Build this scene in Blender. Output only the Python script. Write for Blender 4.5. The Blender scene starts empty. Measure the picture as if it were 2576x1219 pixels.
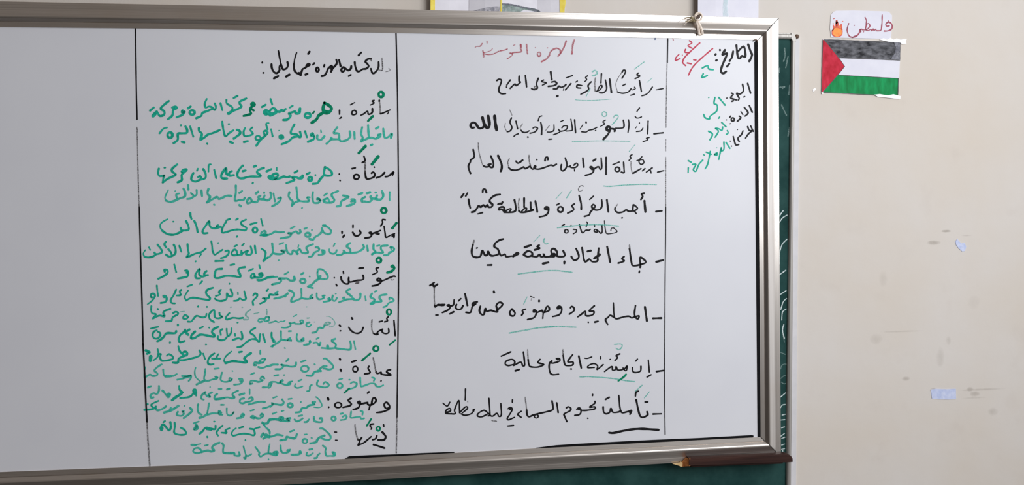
import bpy, bmesh, math, random
from mathutils import Vector, Matrix

# ------------------------------------------------------------------ camera, world, light, exposure
SC = bpy.context.scene
COL = SC.collection
W, H, F = 2576.0, 1219.0, 1900.0
YAW, PITCH, ROLL = -0.1154, -0.0357, 0.0106
BOARD_Y = -0.050                      # writing surface; the wall is the plane y = 0
ZC = 1.55                             # height of the board's middle
CAM = Vector((0.0, BOARD_Y - 2.0841, ZC + 0.0793))
RM = (Matrix.Rotation(YAW, 3, 'Z') @ Matrix.Rotation(PITCH, 3, 'X') @ Matrix.Rotation(ROLL, 3, 'Y'))
cd = bpy.data.cameras.new('camera'); co = bpy.data.objects.new('camera', cd); COL.objects.link(co)
cd.sensor_fit = 'HORIZONTAL'; cd.sensor_width = 36.0; cd.lens = F / W * 36.0
cd.clip_start = 0.01; cd.clip_end = 100
M3 = Matrix((RM.col[0], RM.col[2], -RM.col[1])).transposed()
co.matrix_world = Matrix.Translation(CAM) @ M3.to_4x4()
SC.camera = co

SC.view_settings.view_transform = 'Standard'
SC.view_settings.look = 'None'
SC.view_settings.gamma = 1.0
SC.view_settings.use_curve_mapping = False
SC.view_settings.exposure = 0.0

# the room's own soft light: bright towards the window side (+x), dim and warm towards the back of the room (-x)
wd = bpy.data.worlds.new('room_light'); SC.world = wd; wd.use_nodes = True
nt = wd.node_tree; nt.nodes.clear()
tc = nt.nodes.new('ShaderNodeTexCoord'); sep = nt.nodes.new('ShaderNodeSeparateXYZ')
nt.links.new(tc.outputs['Generated'], sep.inputs[0])
mr = nt.nodes.new('ShaderNodeMapRange'); mr.inputs[1].default_value = -1.0; mr.inputs[2].default_value = 1.0
nt.links.new(sep.outputs[0], mr.inputs[0])
cr = nt.nodes.new('ShaderNodeValToRGB')
e = cr.color_ramp.elements
e[0].position = 0.0; e[0].color = (0.055, 0.042, 0.034, 1)
e[1].position = 1.0; e[1].color = (1.9, 1.95, 2.05, 1)
m_ = e.new(0.45); m_.color = (0.22, 0.195, 0.175, 1)
m_ = e.new(0.78); m_.color = (0.62, 0.61, 0.61, 1)
nt.links.new(mr.outputs[0], cr.inputs[0])
zr = nt.nodes.new('ShaderNodeMapRange'); zr.interpolation_type = 'SMOOTHSTEP'
zr.inputs[1].default_value = -0.35; zr.inputs[2].default_value = 0.25; zr.inputs[3].default_value = 0.30; zr.inputs[4].default_value = 1.0
nt.links.new(sep.outputs[2], zr.inputs[0])                       # the floor and desks below are darker than the walls and ceiling
zm = nt.nodes.new('ShaderNodeVectorMath'); zm.operation = 'SCALE'
nt.links.new(cr.outputs[0], zm.inputs[0]); nt.links.new(zr.outputs[0], zm.inputs['Scale'])
bg = nt.nodes.new('ShaderNodeBackground'); bg.inputs[1].default_value = 1.02
nt.links.new(zm.outputs[0], bg.inputs[0])
ow = nt.nodes.new('ShaderNodeOutputWorld'); nt.links.new(bg.outputs[0], ow.inputs[0])

# daylight from the window in the right-hand side of the room
ld = bpy.data.lights.new('window_daylight', 'AREA'); ld.shape = 'RECTANGLE'; ld.size = 1.7; ld.size_y = 1.5
ld.energy = 68.0; ld.color = (0.93, 0.96, 1.0)
lo = bpy.data.objects.new('window_daylight', ld); COL.objects.link(lo)
lo.location = (1.85, -2.4, 2.45)
lo.rotation_euler = (Vector((-0.1, 0.0, 1.45)) - Vector(lo.location)).to_track_quat('-Z', 'Y').to_euler()

# ------------------------------------------------------------------ helpers
def ray(px, py):
    return (RM @ Vector(((px - W / 2) / F, 1.0, -(py - H / 2) / F)))
def at(px, py, y):
    """point of the plane y = const that the photo shows at pixel (px, py)"""
    d = ray(px, py); t = (y - CAM.y) / d.y
    return CAM + t * d
def atz(px, py, y):
    p = at(px, py, y); return (p.x, p.z)

def link(o, parent=None):
    COL.objects.link(o)
    if parent is not None: o.parent = parent
    return o
def mesh_obj(name, bm, mats, parent=None, smooth=False):
    me = bpy.data.meshes.new(name); bm.to_mesh(me); bm.free()
    if not isinstance(mats, (list, tuple)): mats = [mats]
    for m in mats: me.materials.append(m)
    if smooth:
        for p in me.polygons: p.use_smooth = True
    o = bpy.data.objects.new(name, me)
    return link(o, parent)
def thing(name, label, cat, loc, group=None):
    o = bpy.data.objects.new(name, None); o.location = loc; o.empty_display_size = 0.05
    link(o); tag(o, label, cat, group); return o
def tag(o, label, cat, group=None):
    o['label'] = label; o['category'] = cat
    if group: o['group'] = group
def keep(o, root):
    """child geometry is written in world coordinates: undo the parents' offset"""
    if o.parent is root: o.matrix_parent_inverse = Matrix.Translation(-root.location)
    return o
def struct(o): o['kind'] = 'structure'; return o

def prism(bm, pts, y0, y1, mi=0):
    """closed outline [(x, z)...] extruded between two depths"""
    a = [bm.verts.new((p[0], y0, p[1])) for p in pts]
    b = [bm.verts.new((p[0], y1, p[1])) for p in pts]
    fs = [bm.faces.new(a), bm.faces.new(b[::-1])]
    n = len(pts)
    for i in range(n):
        fs.append(bm.faces.new((a[i], a[(i + 1) % n], b[(i + 1) % n], b[i])))
    for f in fs: f.material_index = mi
    return fs
def fix(bm):
    bmesh.ops.recalc_face_normals(bm, faces=bm.faces[:]); return bm

def tube(bm, pts, r, n=8, taper=None):
    rings = []
    P = [Vector(p) for p in pts]
    for i, p in enumerate(P):
        t = (P[min(i + 1, len(P) - 1)] - P[max(i - 1, 0)]).normalized()
        u = t.cross(Vector((0, 1, 0)))
        if u.length < 0.1: u = t.cross(Vector((1, 0, 0)))
        u.normalize(); v = t.cross(u)
        rr = r if taper is None else r * taper[i]
        rings.append([bm.verts.new(p + rr * (math.cos(2 * math.pi * k / n) * u + math.sin(2 * math.pi * k / n) * v)) for k in range(n)])
    for a, b in zip(rings, rings[1:]):
        for k in range(n): bm.faces.new((a[k], a[(k + 1) % n], b[(k + 1) % n], b[k]))
    bm.faces.new(rings[0][::-1]); bm.faces.new(rings[-1])

def catmull(P, closed=False, step=3.0):
    out = []; n = len(P)
    if n == 1: return P[:]
    if n == 2: closed = False
    segs = n if closed else n - 1
    for i in range(segs):
        if closed: p0, p1, p2, p3 = P[(i - 1) % n], P[i], P[(i + 1) % n], P[(i + 2) % n]
        else: p0, p1, p2, p3 = P[max(i - 1, 0)], P[i], P[i + 1], P[min(i + 2, n - 1)]
        L = math.hypot(p2[0] - p1[0], p2[1] - p1[1]); k = max(2, int(L / step))
        for j in range(k):
            t = j / k
            out.append(tuple(0.5 * (2 * p1[c] + (p2[c] - p0[c]) * t + (2 * p0[c] - 5 * p1[c] + 4 * p2[c] - p3[c]) * t * t
                                    + (3 * p1[c] - p0[c] - 3 * p2[c] + p3[c]) * t ** 3) for c in (0, 1)))
    if not closed: out.append(tuple(P[-1]))
    return out

# ------------------------------------------------------------------ materials
def srgb(r, g, b):
    f = lambda c: (c / 255 / 12.92) if c / 255 <= 0.04045 else ((c / 255 + 0.055) / 1.055) ** 2.4
    return (f(r), f(g), f(b), 1.0)
def new_mat(name):
    m = bpy.data.materials.new(name); m.use_nodes = True
    nt = m.node_tree; return m, nt, nt.nodes['Principled BSDF']
def noise(nt, scale, detail=3, vec=None, rough=0.55):
    n = nt.nodes.new('ShaderNodeTexNoise'); n.inputs['Scale'].default_value = scale
    n.inputs['Detail'].default_value = detail; n.inputs['Roughness'].default_value = rough
    if vec is not None: nt.links.new(vec, n.inputs['Vector'])
    return n
def coords(nt, scale=(1, 1, 1)):
    t = nt.nodes.new('ShaderNodeNewGeometry'); mp = nt.nodes.new('ShaderNodeMapping')
    mp.inputs['Scale'].default_value = scale
    nt.links.new(t.outputs['Position'], mp.inputs['Vector']); return mp.outputs['Vector']
def ramp(nt, fac, stops):
    r = nt.nodes.new('ShaderNodeValToRGB'); el = r.color_ramp.elements
    while len(el) < len(stops): el.new(0.5)
    for q, (p, c) in zip(el, stops): q.position = p; q.color = c
    nt.links.new(fac, r.inputs[0]); return r.outputs[0]
def simple(name, c1, c2=None, rough=0.6, metal=0.0, sc=(1, 1, 1), ns=30, bump=0.0, bs=None, spec=0.5, detail=3, lo=0.35, hi=0.65):
    m, nt, b = new_mat(name)
    b.inputs['Roughness'].default_value = rough; b.inputs['Metallic'].default_value = metal
    b.inputs['Specular IOR Level'].default_value = spec
    v = coords(nt, sc); n = noise(nt, ns, detail, v)
    nt.links.new(ramp(nt, n.outputs[0], [(lo, c1), (hi, c2 or c1)]), b.inputs['Base Color'])
    if bump:
        bp = nt.nodes.new('ShaderNodeBump'); bp.inputs['Strength'].default_value = bump; bp.inputs['Distance'].default_value = 0.002
        n2 = noise(nt, bs or ns, 4, v); nt.links.new(n2.outputs[0], bp.inputs['Height']); nt.links.new(bp.outputs[0], b.inputs['Normal'])
    return m

def mix_rgb(nt, fac, a, b, mode='MIX'):
    x = nt.nodes.new('ShaderNodeMix'); x.data_type = 'RGBA'; x.blend_type = mode
    for s, v in ((x.inputs[0], fac), (x.inputs[6], a), (x.inputs[7], b)):
        if isinstance(v, (int, float, tuple)): s.default_value = v
        else: nt.links.new(v, s)
    return x.outputs[2]

def wall_material():
    m, nt, b = new_mat('cream_wall_paint')
    b.inputs['Roughness'].default_value = 0.72; b.inputs['Specular IOR Level'].default_value = 0.25
    v = coords(nt); n = noise(nt, 2.3, 4, v)
    col = ramp(nt, n.outputs[0], [(0.3, WALL1), (0.7, WALL2)])
    n2 = noise(nt, 9.0, 5, v)
    f2 = nt.nodes.new('ShaderNodeMapRange'); f2.inputs[1].default_value = 0.58; f2.inputs[2].default_value = 0.8; f2.inputs[4].default_value = 0.28
    nt.links.new(n2.outputs[0], f2.inputs[0])
    col = mix_rgb(nt, f2.outputs[0], col, (0.52, 0.45, 0.40, 1))
    # scuffs and dirt smudges with their own places on the plaster: (px, py, half width, half height, strength)
    sep = nt.nodes.new('ShaderNodeSeparateXYZ'); nt.links.new(v, sep.inputs[0])
    warp = noise(nt, 60, 3, v)
    for px, py, hw, hh, s in SMUDGES:
        c = at(px, py, 0.0)
        def sub(out, val, half):
            a = nt.nodes.new('ShaderNodeMath'); a.operation = 'SUBTRACT'; nt.links.new(out, a.inputs[0]); a.inputs[1].default_value = val
            d = nt.nodes.new('ShaderNodeMath'); d.operation = 'DIVIDE'; nt.links.new(a.outputs[0], d.inputs[0]); d.inputs[1].default_value = half
            q = nt.nodes.new('ShaderNodeMath'); q.operation = 'MULTIPLY'; nt.links.new(d.outputs[0], q.inputs[0]); nt.links.new(d.outputs[0], q.inputs[1])
            return q.outputs[0]
        k = 0.00118
        ax = sub(sep.outputs[0], c.x, hw * k); az = sub(sep.outputs[2], c.z, hh * k)
        ad = nt.nodes.new('ShaderNodeMath'); ad.operation = 'ADD'; nt.links.new(ax, ad.inputs[0]); nt.links.new(az, ad.inputs[1])
        wv = nt.nodes.new('ShaderNodeMath'); wv.operation = 'MULTIPLY_ADD'; nt.links.new(warp.outputs[0], wv.inputs[0]); wv.inputs[1].default_value = 1.9
        nt.links.new(ad.outputs[0], wv.inputs[2])
        r = nt.nodes.new('ShaderNodeMapRange'); r.inputs[1].default_value = 0.5; r.inputs[2].default_value = 2.6
        r.inputs[3].default_value = s; r.inputs[4].default_value = 0.0
        nt.links.new(wv.outputs[0], r.inputs[0])
        col = mix_rgb(nt, r.outputs[0], col, (0.23, 0.19, 0.15, 1))
    nt.links.new(col, b.inputs['Base Color'])
    bp = nt.nodes.new('ShaderNodeBump'); bp.inputs['Strength'].default_value = 0.25; bp.inputs['Distance'].default_value = 0.004
    n3 = noise(nt, 14, 5, v); nt.links.new(n3.outputs[0], bp.inputs['Height']); nt.links.new(bp.outputs[0], b.inputs['Normal'])
    return m

def ink(name, dark, light, alpha=1.0, streak=0.0, ns=420):
    """dry-marker ink: colour varies along the stroke, worn strokes let the board show through"""
    m, nt, b = new_mat(name)
    b.inputs['Roughness'].default_value = 0.5; b.inputs['Specular IOR Level'].default_value = 0.12
    v = coords(nt, (1, 1, 1)); n = noise(nt, ns * 0.4, 3, v)
    nt.links.new(ramp(nt, n.outputs[0], [(0.35, dark), (0.65, light)]), b.inputs['Base Color'])
    if alpha < 1 or streak:
        n2 = noise(nt, ns, 2, v)
        r = nt.nodes.new('ShaderNodeMapRange'); r.inputs[1].default_value = 0.35; r.inputs[2].default_value = 0.62
        r.inputs[3].default_value = max(0, alpha - streak); r.inputs[4].default_value = min(1, alpha + streak * 0.4)
        nt.links.new(n2.outputs[0], r.inputs[0]); nt.links.new(r.outputs[0], b.inputs['Alpha'])
    return m

SMUDGES = [(2380, 581, 12, 3, .75), (2349, 610, 16, 5, .6), (2279, 952, 9, 5, .5), (2452, 990, 12, 6, .5), (2440, 978, 8, 5, .5),
           (2470, 979, 55, 2.5, .35), (2450, 1000, 30, 2, .25), (2348, 980, 8, 5, .6), (2365, 898, 9, 22, .25), (2386, 855, 6, 10, .22),
           (2270, 833, 50, 2, .28), (2498, 1035, 12, 9, .3), (2204, 852, 14, 12, .22), (2222, 700, 10, 18, .15), (2003, 760, 2, 14, .4), (2001, 806, 3, 4, .5),
           (2432, 592, 12, 2, .25), (2450, 760, 14, 16, .12)]
WALL1 = (0.635, 0.565, 0.49, 1); WALL2 = (0.66, 0.615, 0.575, 1)

MAT = {}
MAT['wall'] = wall_material()
MAT['board'] = simple('whiteboard_enamel', (0.70, 0.70, 0.74, 1), (0.73, 0.73, 0.765, 1), rough=0.42, ns=3.0, spec=0.35)
def alu_material(name, axis):
    m, nt, b = new_mat(name)
    b.inputs['Metallic'].default_value = 0.93; b.inputs['Roughness'].default_value = 0.31
    sc = (1.2, 900, 900) if axis == 'x' else (900, 900, 1.2)
    v = coords(nt, sc); n = noise(nt, 1.0, 3, v)
    c = ramp(nt, n.outputs[0], [(0.3, (0.55, 0.505, 0.465, 1)), (0.7, (0.74, 0.69, 0.645, 1))])
    v2 = coords(nt); n2 = noise(nt, 5.0, 5, v2)                     # grime handled into the metal
    r = nt.nodes.new('ShaderNodeMapRange'); r.inputs[1].default_value = 0.5; r.inputs[2].default_value = 0.75; r.inputs[4].default_value = 0.35
    nt.links.new(n2.outputs[0], r.inputs[0])
    nt.links.new(mix_rgb(nt, r.outputs[0], c, (0.55, 0.46, 0.38, 1)), b.inputs['Base Color'])
    return m
MAT['alu_x'] = alu_material('brushed_aluminium_rail', 'x')
MAT['alu_z'] = alu_material('brushed_aluminium_upright', 'z')
MAT['rubber'] = simple('black_rubber', (0.004, 0.004, 0.005, 1), (0.008, 0.008, 0.009, 1), rough=0.7, spec=0.1)
MAT['joint'] = simple('dark_mitre_joint', (0.03, 0.027, 0.024, 1), rough=0.8)
MAT['green'] = simple('green_chalkboard', (0.008, 0.040, 0.037, 1), (0.022, 0.070, 0.064, 1), rough=0.8, spec=0.15, ns=14, detail=5)
MAT['chalk'] = ink('white_chalk', (0.62, 0.78, 0.78, 1), (0.85, 0.92, 0.92, 1), 0.75, 0.35, ns=700)
MAT['dust'] = ink('chalk_dust', (0.3, 0.45, 0.43, 1), (0.4, 0.55, 0.52, 1), 0.35, 0.2, ns=500)
MAT['trim'] = simple('pale_frame_metal', (0.30, 0.28, 0.26, 1), (0.40, 0.38, 0.355, 1), rough=0.5, metal=0.5, sc=(300, 300, 2), ns=1)
MAT['caulk'] = simple('white_caulk', (0.60, 0.585, 0.60, 1), (0.65, 0.63, 0.645, 1), rough=0.7, ns=20, bump=0.2)
MAT['tab'] = simple('painted_over_tab', (0.52, 0.48, 0.43, 1), (0.58, 0.54, 0.5, 1), rough=0.7)
MAT['screw'] = simple('rusty_screw', (0.06, 0.028, 0.016, 1), (0.11, 0.06, 0.035, 1), rough=0.6, metal=0.4, ns=300)
MAT['wood_dark'] = simple('dark_varnished_wood', (0.026, 0.010, 0.008, 1), (0.055, 0.022, 0.016, 1), rough=0.55, spec=0.2, sc=(2, 60, 60), ns=2)
MAT['wood_raw'] = simple('raw_orange_wood', (0.46, 0.15, 0.035, 1), (0.62, 0.24, 0.07, 1), rough=0.8, sc=(40, 40, 120), ns=2)
MAT['splinter'] = simple('pale_wood_splinter', (0.60, 0.38, 0.16, 1), (0.70, 0.5, 0.25, 1), rough=0.8, ns=90)
MAT['twine'] = simple('cream_twine', (0.74, 0.61, 0.50, 1), (0.88, 0.77, 0.67, 1), rough=0.85, ns=220)
MAT['twine_dark'] = simple('soiled_twine', (0.20, 0.15, 0.08, 1), (0.36, 0.29, 0.18, 1), rough=0.9, ns=220)
MAT['nail'] = simple('rusty_nail', (0.035, 0.02, 0.014, 1), (0.08, 0.045, 0.03, 1), rough=0.6, metal=0.4, ns=250)
MAT['paper'] = simple('white_paper', (0.69, 0.68, 0.76, 1), (0.73, 0.72, 0.79, 1), rough=0.8, ns=25)
MAT['paper_warm'] = simple('white_drawing_paper', (0.70, 0.68, 0.73, 1), (0.75, 0.73, 0.78, 1), rough=0.8, ns=25)
MAT['yellow'] = simple('yellow_border', (0.80, 0.60, 0.05, 1), (0.85, 0.70, 0.12, 1), rough=0.7, ns=60)
MAT['pencil'] = ink('grey_pencil', (0.10, 0.10, 0.13, 1), (0.22, 0.22, 0.27, 1), 0.7, 0.4, ns=300)
MAT['pencil_soft'] = ink('soft_grey_shading', (0.25, 0.25, 0.30, 1), (0.38, 0.38, 0.42, 1), 0.5, 0.35, ns=160)
MAT['pencil_green'] = ink('grey_green_shading', (0.14, 0.20, 0.18, 1), (0.36, 0.46, 0.43, 1), 0.8, 0.3, ns=160)
MAT['mint'] = ink('pale_mint_print', (0.55, 0.75, 0.76, 1), (0.6, 0.8, 0.8, 1), 0.35, 0.2, ns=60)
MAT['flag_black'] = simple('black_crayon', (0.012, 0.012, 0.015, 1), (0.20, 0.20, 0.22, 1), rough=0.6, spec=0.15, sc=(18, 18, 40), ns=2.2, lo=0.33, hi=0.75)
MAT['flag_green'] = simple('green_crayon', (0.0, 0.17, 0.04, 1), (0.003, 0.31, 0.09, 1), rough=0.6, spec=0.15, sc=(50, 50, 15), ns=1.6, lo=0.3, hi=0.72)
MAT['flag_red'] = simple('red_crayon', (0.40, 0.004, 0.018, 1), (0.62, 0.026, 0.06, 1), rough=0.6, spec=0.15, sc=(40, 40, 25), ns=1.6, lo=0.3, hi=0.72)
MAT['outline'] = simple('pen_outline', (0.05, 0.05, 0.05, 1), (0.09, 0.08, 0.08, 1), rough=0.6)
MAT['maroon'] = simple('maroon_pen', (0.22, 0.02, 0.05, 1), (0.42, 0.07, 0.11, 1), rough=0.6, ns=300)
MAT['orange'] = simple('orange_crayon', (0.85, 0.20, 0.02, 1), (0.90, 0.34, 0.04, 1), rough=0.6, ns=90)
MAT['flame_red'] = simple('red_flame_crayon', (0.62, 0.03, 0.03, 1), (0.80, 0.12, 0.06, 1), rough=0.6, ns=120)
MAT['tape'] = simple('clear_tape', (0.80, 0.79, 0.82, 1), (0.86, 0.85, 0.88, 1), rough=0.3, ns=60, spec=0.6)
MAT['putty'] = simple('blue_adhesive_residue', (0.47, 0.53, 0.76, 1), (0.60, 0.64, 0.82, 1), rough=0.8, ns=70, bump=0.4)

MAT['K'] = ink('black_marker', (0.004, 0.004, 0.005, 1), (0.018, 0.017, 0.019, 1), 1.0, 0.06)
MAT['k'] = ink('worn_black_marker', (0.05, 0.045, 0.045, 1), (0.11, 0.10, 0.10, 1), 0.62, 0.40)
MAT['G'] = ink('fresh_green_marker', (0.0, 0.17, 0.085, 1), (0.001, 0.30, 0.155, 1), 1.0, 0.0)
MAT['g'] = ink('green_marker', (0.004, 0.37, 0.24, 1), (0.018, 0.50, 0.35, 1), 0.97, 0.10)
MAT['h'] = ink('light_green_marker', (0.02, 0.48, 0.345, 1), (0.06, 0.60, 0.46, 1), 0.88, 0.26)
MAT['j'] = ink('dry_green_marker', (0.04, 0.47, 0.36, 1), (0.10, 0.60, 0.48, 1), 0.58, 0.35)
MAT['R'] = ink('red_marker', (0.52, 0.035, 0.075, 1), (0.64, 0.09, 0.14, 1), 0.95, 0.15)
MAT['r'] = ink('worn_red_marker', (0.40, 0.05, 0.08, 1), (0.56, 0.13, 0.16, 1), 0.68, 0.42)
MAT['U'] = ink('blue_marker', (0.04, 0.09, 0.22, 1), (0.08, 0.14, 0.3, 1), 0.8, 0.2)

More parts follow.
